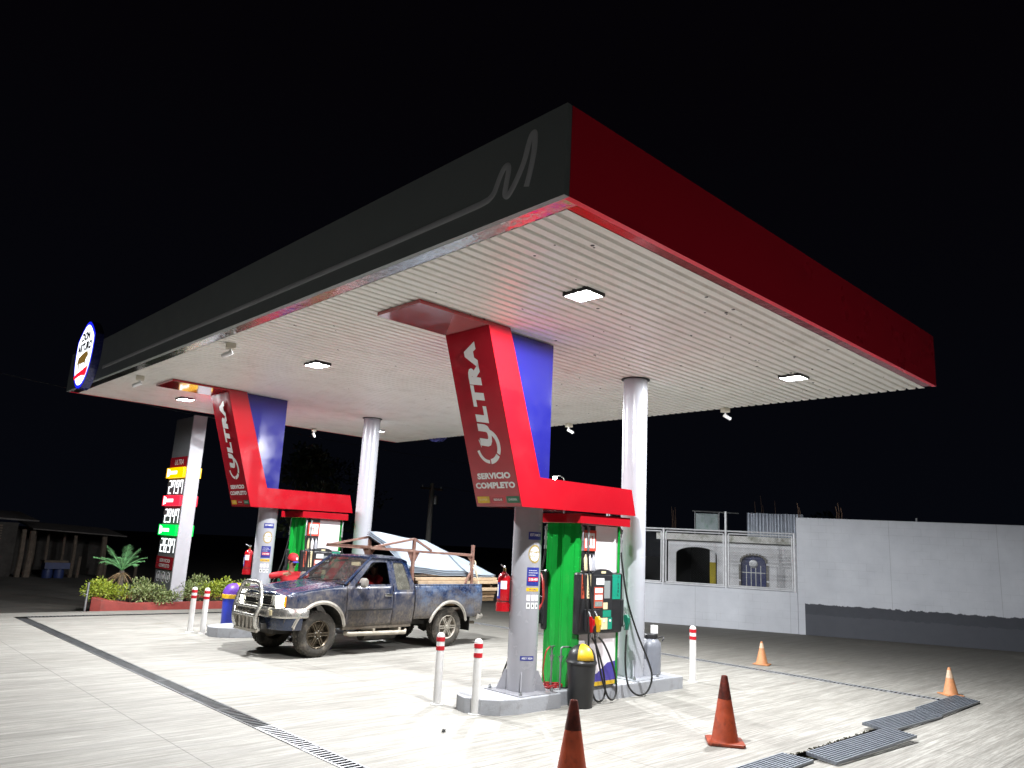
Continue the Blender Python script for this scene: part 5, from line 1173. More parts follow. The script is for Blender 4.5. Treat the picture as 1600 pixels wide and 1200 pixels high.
# roof
yr = ys(1.64)
def roof(a, c):
    x = -1.06 - .92 * a; y = (c * 2 - 1); e = abs(y)
    z = 1.705 - .055 * e ** 3 - .03 * (max(0, .18 - a) / .18) ** 2 - .05 * (max(0, a - .82) / .18) ** 2
    return (x, y * (yr + .004), z)
mb = MB(); mb.grid(14, 14, roof); mb.build('roof', M['roofpaint'], tr, smooth=True, solid=.03)
# windscreen and pillars
ws = lambda a, c: (-.44 - .05 * abs(2 * a - 1) ** 2 - (.62 - .0 * a) * c, (2 * a - 1) * (.735 - .12 * c), 1.185 + .475 * c + .012 * math.sin(c * math.pi))
mb = MB(); mb.grid(14, 8, lambda a, c: ws(.04 + .92 * a, .02 + .96 * c)); mb.build('windscreen', M['glass_w'], tr, smooth=True, recalc=True)
for s in (0, 1):
    mb = MB(); mb.tube([ws(s, 0), ws(s, .5), ws(s, 1)], .028, 8); mb.build('pillar', M['roofpaint'], tr, smooth=True)
mb = MB(); mb.tube([ws(k / 8, 1.0) for k in range(9)], .028, 8); mb.build('roof_header', M['roofpaint'], tr, smooth=True)
mb = MB(); mb.tube([ws(k / 8, 0.0) for k in range(9)], .03, 8); mb.build('cowl', M['black'], tr, smooth=True)
for a in (.22, .60):
    mb = MB(); p = Vector(ws(a, .02)); q = Vector(ws(a + .27, .13)); mb.tube([p + Vector((.03, 0, .02)), p.lerp(q, .5) + Vector((.03, 0, .03)), q + Vector((.02, 0, .02))], .008, 6); mb.build('wiper', M['black'], tr)
# back of cab
mb = MB(); mb.ring([(-.76, .6), (.76, .6), (.74, 1.2), (.63, 1.63), (-.63, 1.63), (-.74, 1.2)], [(-.58, 1.15), (.58, 1.15), (.57, 1.2), (.52, 1.54), (-.52, 1.54), (-.57, 1.2)], lambda u, v, w: (-2.045 + (max(0, v - 1.2)) * .22 + w, u, v), 0, .03); mb.build('cab_back', M['paint'], tr)
mb = MB(); mb.add([(-2.03, -.57, 1.15), (-2.03, .57, 1.15), (-1.955, .52, 1.54), (-1.955, -.52, 1.54)], [(0, 1, 2, 3)]); mb.build('rear_window', M['glass_s'], tr)
# bonnet
def hood(a, c):
    x = -.47 + 1.19 * a - .05 * (1 - abs(2 * c - 1)) * 0; e = abs(2 * c - 1)
    w_ = ys(1.15) - .012 - nose(x) * .9
    return (x - .03 * e ** 2 * a * 2.0, (2 * c - 1) * w_, hood_z(x) + .040 * (1 - e ** 2.4) - (.05 * max(0, a - .86) / .14) ** 1.0 * 1.0 + (.012 if .36 < e < .62 else 0))
mb = MB(); mb.grid(22, 26, hood); mb.build('bonnet', M['roofpaint'], tr, smooth=True, solid=.02)
# ---- nose: grille, lamps
mb = MB(); mb.bb(.40, .685, -.80 + .10, .80 - .10, .60, 1.0); mb.build('nose_core', M['under'], tr)
gr = None
mb = MB(); mb.ring([(-.44, .83), (.44, .83), (.44, 1.005), (-.44, 1.005)], [(-.41, .85), (.41, .85), (.41, .985), (-.41, .985)], lambda u, v, w: (.70 + w, u, v), 0, .035); gr = mb.build('grille', M['chrome'], tr, bevel=.005)
mb = MB()
for z in (.873, .905, .937, .967): mb.bb(.69, .72, -.41, .41, z - .006, z + .006)
mb.bb(.686, .692, -.41, .41, .85, .985); mb.build('grille_bars', M['black2'], gr)
mb = MB(); mb.ring([(-.075, .885), (.075, .885), (.075, .95), (-.075, .95)], [(-.045, .905), (.045, .905), (.045, .93), (-.045, .93)], lambda u, v, w: (.722 + w, u, v), 0, .012); mb.build('grille_badge', M['chrome'], gr, bevel=.01)
for s in (1, -1):
    def lampface(name, mat, y0, y1, x0, x1, z0, z1, w=.03):
        P = [(x0, s * y0, z0), (x1, s * y1, z0), (x1, s * y1, z1), (x0, s * y0, z1)]
        mb = MB(); d = Vector((w, 0, 0)); vs = [Vector(p) - d for p in P] + [Vector(p) for p in P]
        mb.add(vs, [(3, 2, 1, 0), (4, 5, 6, 7), (0, 1, 5, 4), (1, 2, 6, 5), (2, 3, 7, 6), (3, 0, 4, 7)]); return mb.build(name, mat, tr, bevel=.006)
    lampface('inner_lamp', M['reflector'], .445, .535, .725, .715, .835, 1.0)
    lampface('headlight', M['headlight'], .540, .705, .722, .68, .825, 1.004)
    P = [(.675, s * .70, .83), (.40, s * .815, .85), (.36, s * .822, .925), (.40, s * .81, .99), (.675, s * .70, 1.0)]
    mb = MB(); d = Vector((0, s * .014, 0)); vs = [Vector(p) + d for p in P] + [Vector(p) - d * 2 for p in P]; n = 5
    mb.add(vs, [tuple(range(5)), tuple(range(9, 4, -1))] + [(i, (i + 1) % 5, 5 + (i + 1) % 5, 5 + i) for i in range(5)]); mb.build('indicator_lamp', M['amber'], tr, bevel=.006)
# front bumper with wrapped ends
bp_ = [(.27, .845), (.45, .845), (.62, .80), (.74, .68), (.80, .45), (.81, 0)]
path = smooth_path([(x, y, 0) for x, y in bp_], 5)
full = path + [Vector((p.x, -p.y, 0)) for p in reversed(path[:-1])]
def sweep(prof, P):
    mb = MB(); n = len(prof)
    for i, p in enumerate(P):
        d = (P[min(i + 1, len(P) - 1)] - P[max(i - 1, 0)]).normalized(); nv = Vector((d.y, -d.x, 0))
        if nv.dot(Vector((p.x - -1.0, p.y, 0))) < 0: nv = -nv
        mb.v += [tuple(Vector((p.x, p.y, 0)) + nv * a + Vector((0, 0, z))) for a, z in prof]
    mb.f += [(i * n + k, i * n + (k + 1) % n, (i + 1) * n + (k + 1) % n, (i + 1) * n + k) for i in range(len(P) - 1) for k in range(n)]
    mb.f += [tuple(range(n)), tuple(range((len(P) - 1) * n, len(P) * n))[::-1]]
    return mb
sweep([(-.03, .655), (.0, .655), (.022, .68), (.022, .785), (.0, .815), (-.03, .815)], full).build('front_bumper', M['bumper'], tr, smooth=True)
low = [Vector((p.x - .05, p.y * .97, 0)) for p in full if p.x > .40]
sweep([(-.03, .46), (-.01, .46), (.015, .56), (.015, .648), (-.03, .648)], low).build('front_valance', M['roofpaint'], tr, smooth=True)
for s in (1, -1):
    mb = MB(); mb.bb(.800, .812, s * .50 - .09, s * .50 + .09, .69, .775); mb.build('bumper_lamp', M['amber_off'] if 'amber_off' in M else M['cream'], tr, bevel=.004)
# bull bar
bb_ = None
W2 = .33
loop = [(.86, W2 + .0, .44), (.935, W2 + .02, .52), (.955, W2 + .03, .66), (.93, W2 + .06, .80), (.905, W2 + .05, .92), (.885, W2 - .02, 1.10), (.875, W2 - .08, 1.17), (.87, W2 - .16, 1.195)]
lp = smooth_path(loop, 6); lp = lp + [Vector((p.x, -p.y, p.z)) for p in reversed(lp)]
mb = MB(); mb.tube(lp, .036, 12); bb_ = mb.build('bull_bar', M['barsteel'], tr, smooth=True)
mb = MB()
for z, x, w_ in ((1.08, .888, .36), (.975, .90, .40), (.80, .93, .42), (.665, .95, .38)): mb.tube([(x, -w_, z), (x, w_, z)], .024 if z > .7 else .028, 10)
mb.build('cross_bar', M['barsteel'], bb_, smooth=True)
mb = MB(); mb.bb(.925, .945, -.38, .38, .625, .69); mb.bb(.90, .925, -.38, .38, .40, .45)
for k in range(6): y_ = -.32 + k * .128; mb.beam((.94, y_, .65), (.915, y_, .43), .035, .012)
mb.bb(.895, .905, -.37, .37, .43, .64); mb.build('skid_slats', M['flare'], bb_, bevel=.004)
for s in (1, -1): mb = MB(); mb.beam((.86, s * .37, .50), (.30, s * .36, .50), .05, .09); mb.build('bull_bar_arm', M['under'], bb_)
# ---- bed
mb = MB(); mb.bb(-3.88, -2.10, -.76, .76, .70, .74); mb.bb(-2.115, -2.09, -.78, .78, .56, 1.17); mb.build('bed_floor', M['mud'], tr)
for s in (1, -1): mb = MB(); mb.bb(-3.90, -2.09, min(s * .70, s * .80), max(s * .70, s * .80), 1.165, 1.195); mb.build('bed_rail', M['paint'], tr, bevel=.01)
mb = MB(); mb.bb(-3.925, -3.895, -.79, .79, .60, 1.18); mb.build('tailgate', M['paint'], tr, bevel=.01)
mb = MB(); mb.tube([(-3.80, .80, .55), (-3.99, .72, .55), (-4.02, .4, .55), (-4.02, -.4, .55), (-3.99, -.72, .55), (-3.80, -.80, .55)], .055, 10); mb.build('rear_bumper', M['flare'], tr, smooth=True)
# flares over the wheel arches
for cx_, zc, rad, nm in ((0, RW + .02, .515, 'wheel_arch'), (-3.0, RW - .01, .50, 'wheel_arch')):
    for s in (1, -1):
        P = []
        for k in range(25):
            a = R(-8 + 196 * k / 24); x = cx_ + rad * math.cos(a); z = zc + rad * math.sin(a)
            if z < .50: z = .50
            P.append((x, s * (ys(z) + .012), z))
        mb = MB(); mb.tube(P, .034, 8, flat=(0, 1, 0)); 
        mb2 = MB(); mb2.tube([(p[0], p[1], p[2]) for p in P], .022, 8); mb.add(mb2.v, mb2.f); mb.build(nm, M['flare'], tr, smooth=True)
        mb = MB(); vs = []
        for p in P: vs += [(p[0], s * .80, p[2]), (p[0], s * .34, p[2])]
        mb.add(vs, [(2 * k, 2 * k + 1, 2 * k + 3, 2 * k + 2) for k in range(24)]); mb.build('wheel_well', M['under'], tr, recalc=False)
# ---- chassis
mb = MB()
for s in (1, -1): mb.bb(-3.85, .70, s * .42 - .05, s * .42 + .05, .42, .54)
mb.bb(-.70, -1.9, -.72, .72, .46, .50); mb.bb(-2.05, -2.9, -.3, .3, .40, .52); mb.bb(.1, .6, -.35, .35, .36, .6); mb.build('chassis', M['under'], tr)
mb = MB(); mb.cyl((0, -.68, RW), (0, .68, RW), .05, n=10); mb.cyl((-3.0, -.68, RW - .01), (-3.0, .68, RW - .01), .06, n=10); mb.lathe([(.001, -.15), (.12, -.10), (.15, 0), (.12, .10), (.001, .15)], (-3.0, .1, RW), 12); mb.build('axles', M['under'], tr, smooth=True)
mb = MB(); mb.lathe([(.001, -.4), (.13, -.38), (.14, 0), (.13, .38), (.001, .4)], (-1.55, .42, .30), 16, Matrix.Rotation(R(90), 3, 'Y')); mb.build('spare_tank', M['under'], tr, smooth=True)
for s in (1, -1):
    mb = MB(); mb.tube([(-.60, s * .70, .36), (-.66, s * .80, .35), (-1.90, s * .80, .33), (-1.98, s * .70, .36)], .038, 10); mb.bb(-1.2, -1.15, min(s * .45, s * .8), max(s * .45, s * .8), .36, .42); mb.bb(-1.8, -1.75, min(s * .45, s * .8), max(s * .45, s * .8), .36, .42); mb.build('side_step', M['side_step'] if 'side_step' in M else M['cream_mud'], tr, smooth=True)
    mb = MB(); mb.bb(-2.06, -.51, min(s * .70, s * .77), max(s * .70, s * .77), .42, .475); mb.build('sill', M['mud'], tr, bevel=.01)
    mb = MB(); mb.bb(-3.62, -3.60, s * .66 - .12, s * .66 + .12, .28, .56); mb.build('mud_flap', M['rubber'], tr)
mb = MB(); mb.tube([(-2.9, .45, .42), (-3.5, .5, .42), (-4.0, .52, .40)], .03, 8); mb.build('exhaust', M['mud'], tr, smooth=True)
# ---- wheels
def wheel(cx_, s, zc, rimm, r=.372, w_=.25, yo=.80, steer=0):
    # local: axis along y, outer face at +s
    mb = MB(); h2 = w_ / 2
    rot = Matrix.Rotation(R(-90 * s), 3, 'X')
    prof = [(.225, -h2 + .015), (.25, -h2), (.31, -h2 - .004), (.345, -h2 + .008), (.366, -h2 + .035), (r, -h2 + .07), (r + .002, 0), (r, h2 - .07), (.366, h2 - .035), (.345, h2 - .008), (.31, h2 + .004), (.25, h2), (.225, h2 - .015), (.215, h2 - .05), (.215, -h2 + .05), (.225, -h2 + .015)]
    c = (cx_, s * (yo - h2), zc)
    mb.lathe(prof, c, 48, rot)
    # tread blocks
    for k in range(40):
        a = 2 * math.pi * k / 40
        for row, (y0, y1, sh) in enumerate(((-h2 + .03, -h2 + .085, 0), (-.035, .035, .5), (h2 - .085, h2 - .03, 0))):
            aa = a + sh * 2 * math.pi / 40
            cc = Vector((math.cos(aa), 0, math.sin(aa))); tt = Vector((-math.sin(aa), 0, math.cos(aa)))
            Mx = Matrix((tt, Vector((0, 1, 0)), cc)).transposed()
            rr_ = r + .002 if row == 1 else r - .008
            mb.box(Vector(c) + cc * rr_ + Vector((0, (y0 + y1) / 2 * s, 0)), (.036, (y1 - y0), .018), Mx)
    wh = mb.build('wheel', M['tyre'], tr, smooth=True)
    mb = MB()
    mb.lathe([(.218, h2 - .045), (.228, h2 - .012), (.218, h2 - .004), (.208, h2 - .012), (.198, h2 - .05), (.19, h2 - .11), (.001, h2 - .115)], c, 40, rot)
    for k in range(6):
        for dd in (-.16, .16):
            a = 2 * math.pi * k / 6; a0, a1 = a + dd * .9, a + dd * .62
            p0 = Vector((.055 * math.cos(a + dd * 2.2), (h2 - .035) * s, .055 * math.sin(a + dd * 2.2))); p1 = Vector((.205 * math.cos(a1), (h2 - .030) * s, .205 * math.sin(a1)))
            mb.beam(Vector(c) + p0, Vector(c) + p1, .022, .030, up=(0, 1, 0))
    mb.lathe([(.001, h2 + .0), (.035, h2 - .002), (.045, h2 - .02), (.075, h2 - .03), (.08, h2 - .06)], c, 20, rot)
    mb.build('rim', rimm, wh, smooth=True)
    mb = MB()
    for k in range(6):
        a = 2 * math.pi * (k + .5) / 6; mb.cyl(Vector(c) + Vector((.062 * math.cos(a), (h2 - .03) * s, .062 * math.sin(a))), Vector(c) + Vector((.062 * math.cos(a), (h2 - .012) * s, .062 * math.sin(a))), .009, n=6)
    mb.build('wheel_nut', M['chrome'], wh)
wheel(0, 1, .374, M['rim_bronze']); wheel(0, -1, .374, M['rim_bronze']); wheel(-3.0, 1, .374, M['rim_mud']); wheel(-3.0, -1, .374, M['rim_mud'])
# ---- cabin
mb = MB(); mb.bb(-.75, -.46, -.66, .66, .95, 1.15); mb.build('dashboard', M['black'], tr, bevel=.04)
st = None
mb = MB(); mb.lathe([(.165, -.012), (.185, 0), (.165, .012), (.15, 0), (.165, -.012)], (-.86, .34, 1.13), 28, Matrix.Rotation(R(-62), 3, 'Y')); mb.beam((-.86, .34, 1.13), (-.70, .34, 1.05), .05, .05); mb.beam((-.93, .20, 1.13), (-.93, .48, 1.13), .03, .02); mb.build('steering_wheel', M['black2'], tr, smooth=True)
for s in (.36, -.36):
    mb = MB(); mb.bb(-1.62, -1.12, s - .25, s + .25, .66, .82); mb.box((-1.62, s, 1.06), (.14, .48, .56), Matrix.Rotation(R(-14), 3, 'Y')); mb.box((-1.70, s, 1.40), (.09, .26, .16), Matrix.Rotation(R(-14), 3, 'Y')); mb.build('seat', M['seat'], tr, bevel=.04)
mb = MB(); mb.bb(-1.9, -.6, -.74, .74, .52, .56); mb.build('cab_floor', M['under'], tr)
mb = MB(); mb.bb(-1.10, -1.13, .05, .30, 1.50, 1.60); mb.build('sun_visor', M['cream'], tr)
# ---- roof rack
rk = None
def rod(mb, a, c, w_=.045): mb.beam(a, c, w_, w_)
mb = MB()
for s in (1, -1):
    y = s * .70
    rod(mb, (-1.02, y, 1.84), (-3.70, y, 1.765)); rod(mb, (-2.06, y, 1.19), (-2.06, y, 2.05), .055); rod(mb, (-3.68, y, 1.19), (-3.68, y, 1.98), .055)
    rod(mb, (-1.10, y, 1.86), (-2.06, y, 2.045), .04); rod(mb, (-2.06, y, 2.045), (-2.52, y, 1.83), .04); rod(mb, (-3.50, y, 1.20), (-3.67, y, 1.45), .04)
    for xx, sg in ((-2.06, 1),): mb.prism([(-.16, 1.80), (.16, 1.80), (.035, 1.58), (-.035, 1.58)], lambda u, v, w, y=y: (xx + u, y + w, v), -.005, .005)
    mb.prism([(-3.52, 1.75), (-3.66, 1.75), (-3.66, 1.60)], lambda u, v, w, y=y: (u, y + w, v), -.005, .005)
for x, z in ((-2.06, 1.83), (-3.66, 1.78), (-1.03, 1.86)): rod(mb, (x, -.70, z), (x, .70, z), .04)
mb.build('load_rack', M['rust'], tr, bevel=.003)

# ================================================================== LOAD ON THE PICKUP
def onto(v):
    a = R(-176.0); return Vector((TW[0] + v[0] * math.cos(a) - v[1] * math.sin(a), TW[1] + v[0] * math.sin(a) + v[1] * math.cos(a), v[2]))
M['plank'] = []
for k, c in enumerate(((.36, .25, .145), (.30, .20, .11), (.42, .31, .20), (.24, .155, .085))): M['plank'].append(pm('sawn_timber', c, .75, var=.22, scale=3.5, bump=.25, bscale=18, dirt=(.20, .13, .08), damt=.5, dscale=5))
rnd = random.Random(21)
PL = []
for row, (z, n_) in enumerate(((.80, 5), (.87, 5), (.94, 5), (1.01, 5), (1.08, 5), (1.15, 5), (1.22, 5), (1.285, 4))):
    for k in range(n_):
        y = .60 - k * .26 + rnd.uniform(-.02, .02) - (.045 if row % 2 else 0)
        PL.append((row, k, y, z))
for row, k, y, z in PL:
    if row < 4 and 0 < k < 4: continue                      # hidden in the middle of the stack
    x0 = -2.14 - rnd.uniform(0, .10); x1 = -3.88 if row < 1 else -4.45 - rnd.uniform(0, .45) + (.25 if row < 3 else 0)
    if k == 0 and row == 5: x1 = -2.95
    a = thing('timber_plank', onto(((x0 + x1) / 2, y, z)), None, 'plank', 'sawn planks loaded on the pickup', R(-176.0 + rnd.uniform(-.8, .8)))
    where = 'uppermost layer' if row == 7 else 'lowest layers' if row < 3 else 'middle layers'
    side = 'camera side' if k == 0 else 'far side' if k >= 3 else 'middle'
    a['label'] = 'sawn plank in the %s of the pickup load, %s' % (where, side)
    mb = MB(); L_ = abs(x1 - x0); mb.box((0, 0, 0), (L_, .235, .058)); mb.build('board', M['plank'][rnd.randrange(4)], a, bevel=.004)
M['lamina'] = pm('pale_sheet_metal', (0.29, 0.345, 0.41), .40, .25, var=.06, scale=2, dirt=(.42, .44, .46), damt=.4, dscale=3)
for k in range(3):
    sh = thing('roof_sheet', onto((-3.1, 0, 1.35 + .0 * k)), ('topmost', 'middle', 'lowest')[2 - k] + ' of the pale metal sheets sloping over the planks on the pickup', 'metal sheet', 'pale sheets on the pickup load', R(-176.0))
    def fs(a, c, k=k):
        far = Vector((-1.93 - 2.0 * a, -.66, 2.10 - .17 * a + .012 * math.sin(a * 9)))
        near = Vector((-2.12 - 2.25 * a - .12 * (a ** 3), .60, 1.40 - .10 * a + .012 * math.sin(a * 13)))
        p = far.lerp(near, c); p.z += .07 * max(0, 1 - abs(c - .45) / .45) * (1 - .3 * a) - (.16 * max(0, a - .78) / .22) * (1 - c); p.x += -.02 * k; p.z += .03 * k
        return (p.x + 3.1, p.y, p.z - 1.35)
    mb = MB(); mb.grid(30, 16, fs); mb.build('sheet', M['lamina'], sh, smooth=True, solid=.006)
mb = MB(); rp = [onto(p) for p in smooth_path([(-3.68, .66, 1.60), (-3.72, .76, 1.56), (-3.74, .70, 1.66), (-3.66, .64, 1.58), (-3.70, .75, 1.50), (-3.80, .76, 1.30), (-3.90, .80, 1.05), (-3.86, .81, .90), (-3.84, .79, 1.10), (-3.74, .755, 1.52)], 8)]
M['rope'] = pm('pale_rope', (.55, .47, .33), .85, var=.15)
mb.tube(rp, .011, 6); tag(mb.build('rope', M['rope'], smooth=True, off=tuple(rp[0])), 'pale rope knotted round the rear rack post of the pickup', 'rope', kind='thing')
# ================================================================== PEOPLE
def skinned(name, nodes, edges, mat, parent, sub=2, root=0):
    """one continuous surface grown on a skeleton: nodes [(pos, rx, ry)]"""
    me = bpy.data.meshes.new(name); me.from_pydata([n_[0] for n_ in nodes], edges, []); me.update()
    o = bpy.data.objects.new(name, me); COL.objects.link(o)
    md = o.modifiers.new('skin', 'SKIN'); md.use_smooth_shade = True; md.branch_smoothing = .4
    if not me.skin_vertices: me.skin_vertices.new()
    for i, n_ in enumerate(nodes):
        s = me.skin_vertices[0].data[i]; s.radius = (n_[1], n_[2] if len(n_) > 2 else n_[1]); s.use_root = (i == root)
    o.modifiers.new('sub', 'SUBSURF').levels = sub; o.modifiers['sub'].render_levels = sub
    m2 = bpy.data.meshes.new_from_object(o.evaluated_get(bpy.context.evaluated_depsgraph_get()))
    bpy.data.objects.remove(o); bpy.data.meshes.remove(me)
    m2.name = name; m2.materials.clear(); m2.materials.append(mat)
    for p in m2.polygons: p.use_smooth = True
    o = bpy.data.objects.new(name, m2); COL.objects.link(o); o.parent = parent; return o
M['skin'] = pm('brown_skin', (.30, .165, .10), .5, var=.08, scale=10)
M['hair'] = pm('black_hair', (.012, .010, .009), .6, var=.2)
M['shirt_red'] = pm('red_uniform_shirt', (.50, .018, .025), .75, var=.10, scale=7, bump=.3, bscale=14)
M['trousers'] = pm('dark_trousers', (.02, .022, .035), .85, var=.15)
M['shoe'] = pm('black_leather', (.015, .014, .013), .5, var=.1)
M['cap_red'] = pm('red_cap_cloth', (.52, .02, .03), .7, var=.06)
M['cap_blue'] = pm('blue_cap_cloth', (.03, .04, .30), .7, var=.06)
M['eye'] = pm('eye_white', (.75, .73, .70), .3, var=.02)
def person(loc, rz, label, J, cap, head_turn=0.0, nod=0.0, seated=False):
    """J: joints in local metres, facing +y; head centre, neck, chest ... the body is ONE mesh"""
    t = thing('person', loc, label, 'person', None, rz)
    V = Vector
    nodes, edges = [], []
    def add(p, rx, ry=None, par=None):
        nodes.append((V(p), rx, ry or rx)); i = len(nodes) - 1
        if par is not None: edges.append((par, i))
        return i
    pel = add(J['pelvis'], .135, .105); wai = add(V(J['pelvis']).lerp(V(J['chest']), .5), .125, .095, pel); che = add(J['chest'], .15, .105, wai)
    nb = add(J['neck'], .062, .062, che); hb = add(V(J['head']) + V((0, .0, -.10)), .055, .058, nb)
    hm = add(V(J['head']) + V((0, .005, -.02)), .078, .095, hb); ht = add(V(J['head']) + V((0, -.01, .06)), .076, .092, hm); htp = add(V(J['head']) + V((0, -.01, .105)), .05, .06, ht)
    for s in ('l', 'r'):
        sh = add(J['sho_' + s], .062, .062, che); el = add(J['elb_' + s], .045, .045, sh); mid = add(V(J['elb_' + s]).lerp(V(J['wri_' + s]), .35), .043, .043, el); wr = add(J['wri_' + s], .028, .030, mid)
        d = (V(J['wri_' + s]) - V(J['elb_' + s])).normalized(); side = V(J.get('palm_' + s, (0, 0, 1))); side = (side - d * side.dot(d)).normalized(); nrm = d.cross(side)
        pa = add(V(J['wri_' + s]) + d * .045, .036, .020, wr)
        for q, (o_, L_) in enumerate(((-.030, .068), (-.010, .078), (.010, .074), (.029, .058))):
            b0 = V(J['wri_' + s]) + d * .075 + side * o_
            f0 = add(b0, .0095, .0095, pa); f1 = add(b0 + d * L_ * .5 + nrm * .006, .0085, .0085, f0); add(b0 + d * L_ * .85 + nrm * (.028 + .004 * q), .007, .007, f1)
        th = add(V(J['wri_' + s]) + d * .03 - side * .035 + nrm * .012, .011, .011, pa); add(V(J['wri_' + s]) + d * .07 - side * .052 + nrm * .03, .0085, .0085, th)
        hp = add(J['hip_' + s], .088, .088, pel); kn = add(J['kne_' + s], .058, .058, hp); cf = add(V(J['kne_' + s]).lerp(V(J['ank_' + s]), .35), .054, .056, kn); an = add(J['ank_' + s], .038, .042, cf)
        fd = V(J.get('foot', (0, 1, 0))); he = add(V(J['ank_' + s]) + V((0, 0, -.045)), .035, .038, an); add(V(J['ank_' + s]) + fd * .14 + V((0, 0, -.055)), .036, .026, he)
    body = skinned('body', nodes, edges, M['skin'], t)
    # clothes: looser shells over the same joints
    def shell(name, ids, mat, grow, sub=2):
        pass
    n2, e2 = [], []
    def a2(p, rx, ry=None, par=None):
        n2.append((V(p), rx, ry or rx)); i = len(n2) - 1
        if par is not None: e2.append((par, i))
        return i
    c_ = a2(J['chest'], .168, .122); w_ = a2(V(J['pelvis']).lerp(V(J['chest']), .5), .148, .118, c_); a2(V(J['pelvis']).lerp(V(J['chest']), .08), .158, .128, w_); a2(V(J['neck']).lerp(V(J['chest']), .08), .082, .078, c_)
    for s in ('l', 'r'):
        sh = a2(J['sho_' + s], .078, .078, c_); m0 = a2(V(J['sho_' + s]).lerp(V(J['elb_' + s]), .55), .066, .066, sh); el = a2(J['elb_' + s], .060, .060, m0); m1 = a2(V(J['elb_' + s]).lerp(V(J['wri_' + s]), .5), .055, .055, el); a2(V(J['elb_' + s]).lerp(V(J['wri_' + s]), .96), .044, .044, m1)
    skinned('shirt', n2, e2, M['shirt_red'], t)
    n2.clear(); e2.clear()
    p_ = a2(V(J['pelvis']) + V((0, 0, .03)), .150, .118)
    for s in ('l', 'r'):
        hp = a2(J['hip_' + s], .102, .102, p_); kn = a2(J['kne_' + s], .074, .074, hp); a2(V(J['kne_' + s]).lerp(V(J['ank_' + s]), .95), .062, .064, kn)
    skinned('trousers', n2, e2, M['trousers'], t)
    for s in ('l', 'r'):
        fd = V(J.get('foot', (0, 1, 0))); A_ = V(J['ank_' + s])
        mb = MB(); mb.tube([A_ + V((0, 0, -.05)) - fd * .06, A_ + V((0, 0, -.045)) - fd * .04, A_ + V((0, 0, -.045)) + fd * .05, A_ + V((0, 0, -.055)) + fd * .16, A_ + V((0, 0, -.06)) + fd * .20], [.02, .045, .048, .042, .015], 12); mb.build('shoe', M['shoe'], t, smooth=True)
    # head details in head space
    H = V(J['head']); Rh = Matrix.Rotation(head_turn, 3, 'Z') @ Matrix.Rotation(-nod, 3, 'X')
    hp_ = lambda p: H + Rh @ V(p)
    mb = MB(); mb.tube([hp_((0, .090, .012)), hp_((0, .112, -.018)), hp_((0, .098, -.028))], [.009, .016, .009], 8); mb.build('nose', M['skin'], t, smooth=True)
    mb = MB(); mb.tube([hp_((-.026, .090, -.058)), hp_((0, .099, -.056)), hp_((.026, .090, -.058))], [.003, .007, .003], 6); mb.build('mouth', M['shirt_red'] if False else M['skin_lip'], t, smooth=True)
    for s in (1, -1):
        mb = MB(); mb.lathe([(.001, -.010), (.009, -.006), (.012, 0), (.009, .006), (.001, .010)], hp_((s * .032, .086, .014)), 10); mb.build('eye', M['eye'], t, smooth=True)
        mb = MB(); mb.lathe([(.001, -.004), (.0055, -.002), (.0055, .002), (.001, .004)], hp_((s * .032, .097, .014)), 8); mb.build('pupil', M['hair'], t, smooth=True)
        mb = MB(); mb.tube([hp_((s * .018, .092, .034)), hp_((s * .048, .082, .033))], .005, 6); mb.build('eyebrow', M['hair'], t)
        mb = MB(); mb.lathe([(.001, -.03), (.014, -.024), (.018, 0), (.016, .024), (.001, .032)], hp_((s * .083, -.005, .0)), 10, Matrix.Scale(.5, 3, V((1, 0, 0)))); mb.build('ear', M['skin'], t, smooth=True)
    mb = MB(); mb.lathe([(.092, -.03), (.097, .0), (.098, .04), (.085, .085), (.05, .115), (.001, .125)], (0, 0, 0), 20, Rh @ Matrix.Diagonal((.92, 1.06, 1)))
    mb.v = [tuple(V(p) + hp_((0, -.022, .012))) for p in mb.v]; mb.build('hair', M['hair'], t, smooth=True)
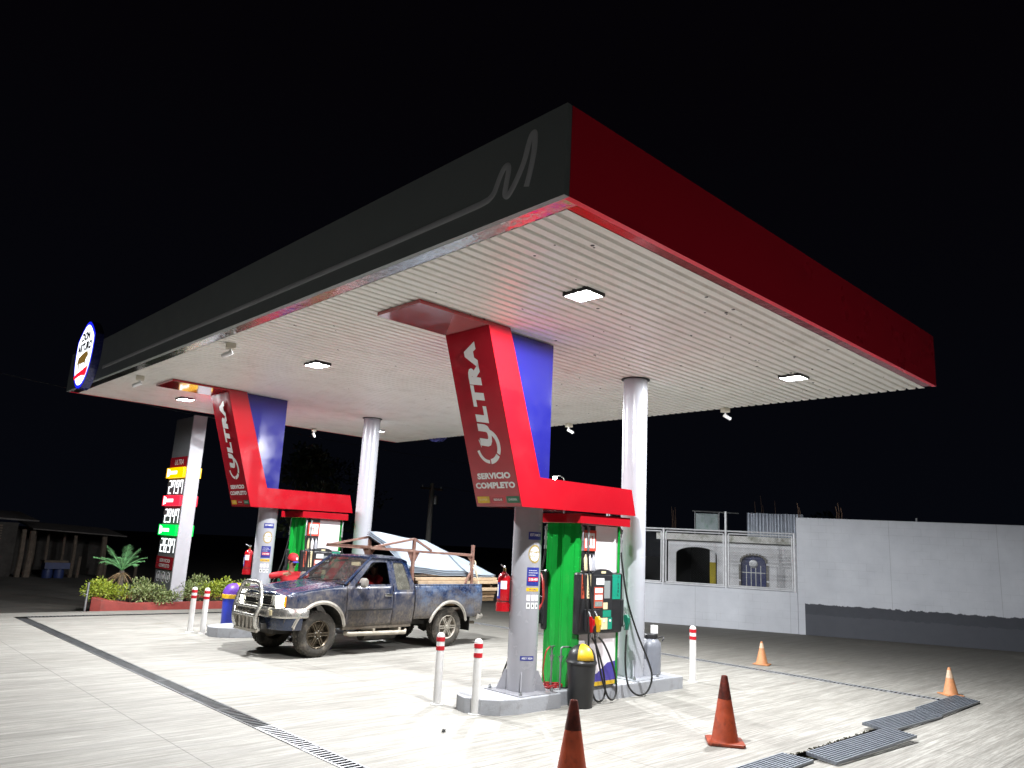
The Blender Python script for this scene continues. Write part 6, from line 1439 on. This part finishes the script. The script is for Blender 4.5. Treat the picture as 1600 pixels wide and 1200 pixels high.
    if cap:
        mb = MB(); mb.lathe([(.103, .0), (.106, .02), (.105, .05), (.092, .09), (.06, .118), (.02, .13), (.001, .131)], (0, 0, 0), 24, Rh @ Matrix.Diagonal((.93, 1.05, 1)))
        mb.v = [tuple(V(p) + hp_((0, -.008, .048))) for p in mb.v]; cp = mb.build('cap', M['cap_red'], t, smooth=True)
        mb = MB(); mb.grid(8, 6, lambda a, c: hp_(((a - .5) * .17 * (1 - .25 * c * c), .085 + .075 * c * (1 - (2 * a - 1) ** 2 * .55), .052 - .012 * c - .02 * (2 * a - 1) ** 2))); mb.build('cap_peak', M['cap_blue'], cp, smooth=True, solid=.005, recalc=False)
        mb = MB(); mb.lathe([(.001, .0), (.026, 0), (.026, .004), (.001, .004)], (0, 0, 0), 14, Rh @ Matrix.Rotation(R(-72), 3, 'X')); mb.v = [tuple(V(p) + hp_((0, .098, .098))) for p in mb.v]; mb.build('cap_badge', M['white_clean'], cp)
    return t
M['skin_lip'] = pm('lips', (.24, .10, .08), .5, var=.05)
# attendant at the far side of the bonnet, right elbow raised, hands together before the chest
J = dict(pelvis=(0, 0, .86), chest=(0, .01, 1.16), neck=(0, .01, 1.32), head=(.0, .035, 1.475),
         sho_l=(-.19, .0, 1.25), elb_l=(-.25, .10, 1.06), wri_l=(-.05, .28, 1.10), sho_r=(.19, .0, 1.25), elb_r=(.43, .06, 1.20), wri_r=(.20, .22, 1.26),
         palm_l=(0, 0, 1), palm_r=(0, 0, 1), hip_l=(-.09, 0, .83), hip_r=(.09, 0, .83), kne_l=(-.10, .02, .46), kne_r=(.10, .02, .46), ank_l=(-.11, 0, .09), ank_r=(.11, 0, .09))
person((3.48, 10.25, 0), R(172), 'attendant in red shirt and red cap standing behind the bonnet of the pickup', J, True, head_turn=R(22), nod=R(14))
# driver sitting behind the wheel
Jd = dict(pelvis=(0, -.02, .90), chest=(0, -.10, 1.20), neck=(0, -.09, 1.35), head=(0, -.05, 1.49),
          sho_l=(-.18, -.08, 1.29), elb_l=(-.25, .12, 1.10), wri_l=(-.14, .36, 1.17), sho_r=(.18, -.08, 1.29), elb_r=(.24, .12, 1.10), wri_r=(.14, .36, 1.17),
          hip_l=(-.09, .02, .89), hip_r=(.09, .02, .89), kne_l=(-.12, .44, .94), kne_r=(.12, .44, .94), ank_l=(-.12, .62, .64), ank_r=(.12, .62, .64))
o = onto((-1.36, .36, 0)); person((o.x, o.y, 0), R(-176.0 - 90), 'driver in a red shirt sitting behind the wheel of the pickup', Jd, False)
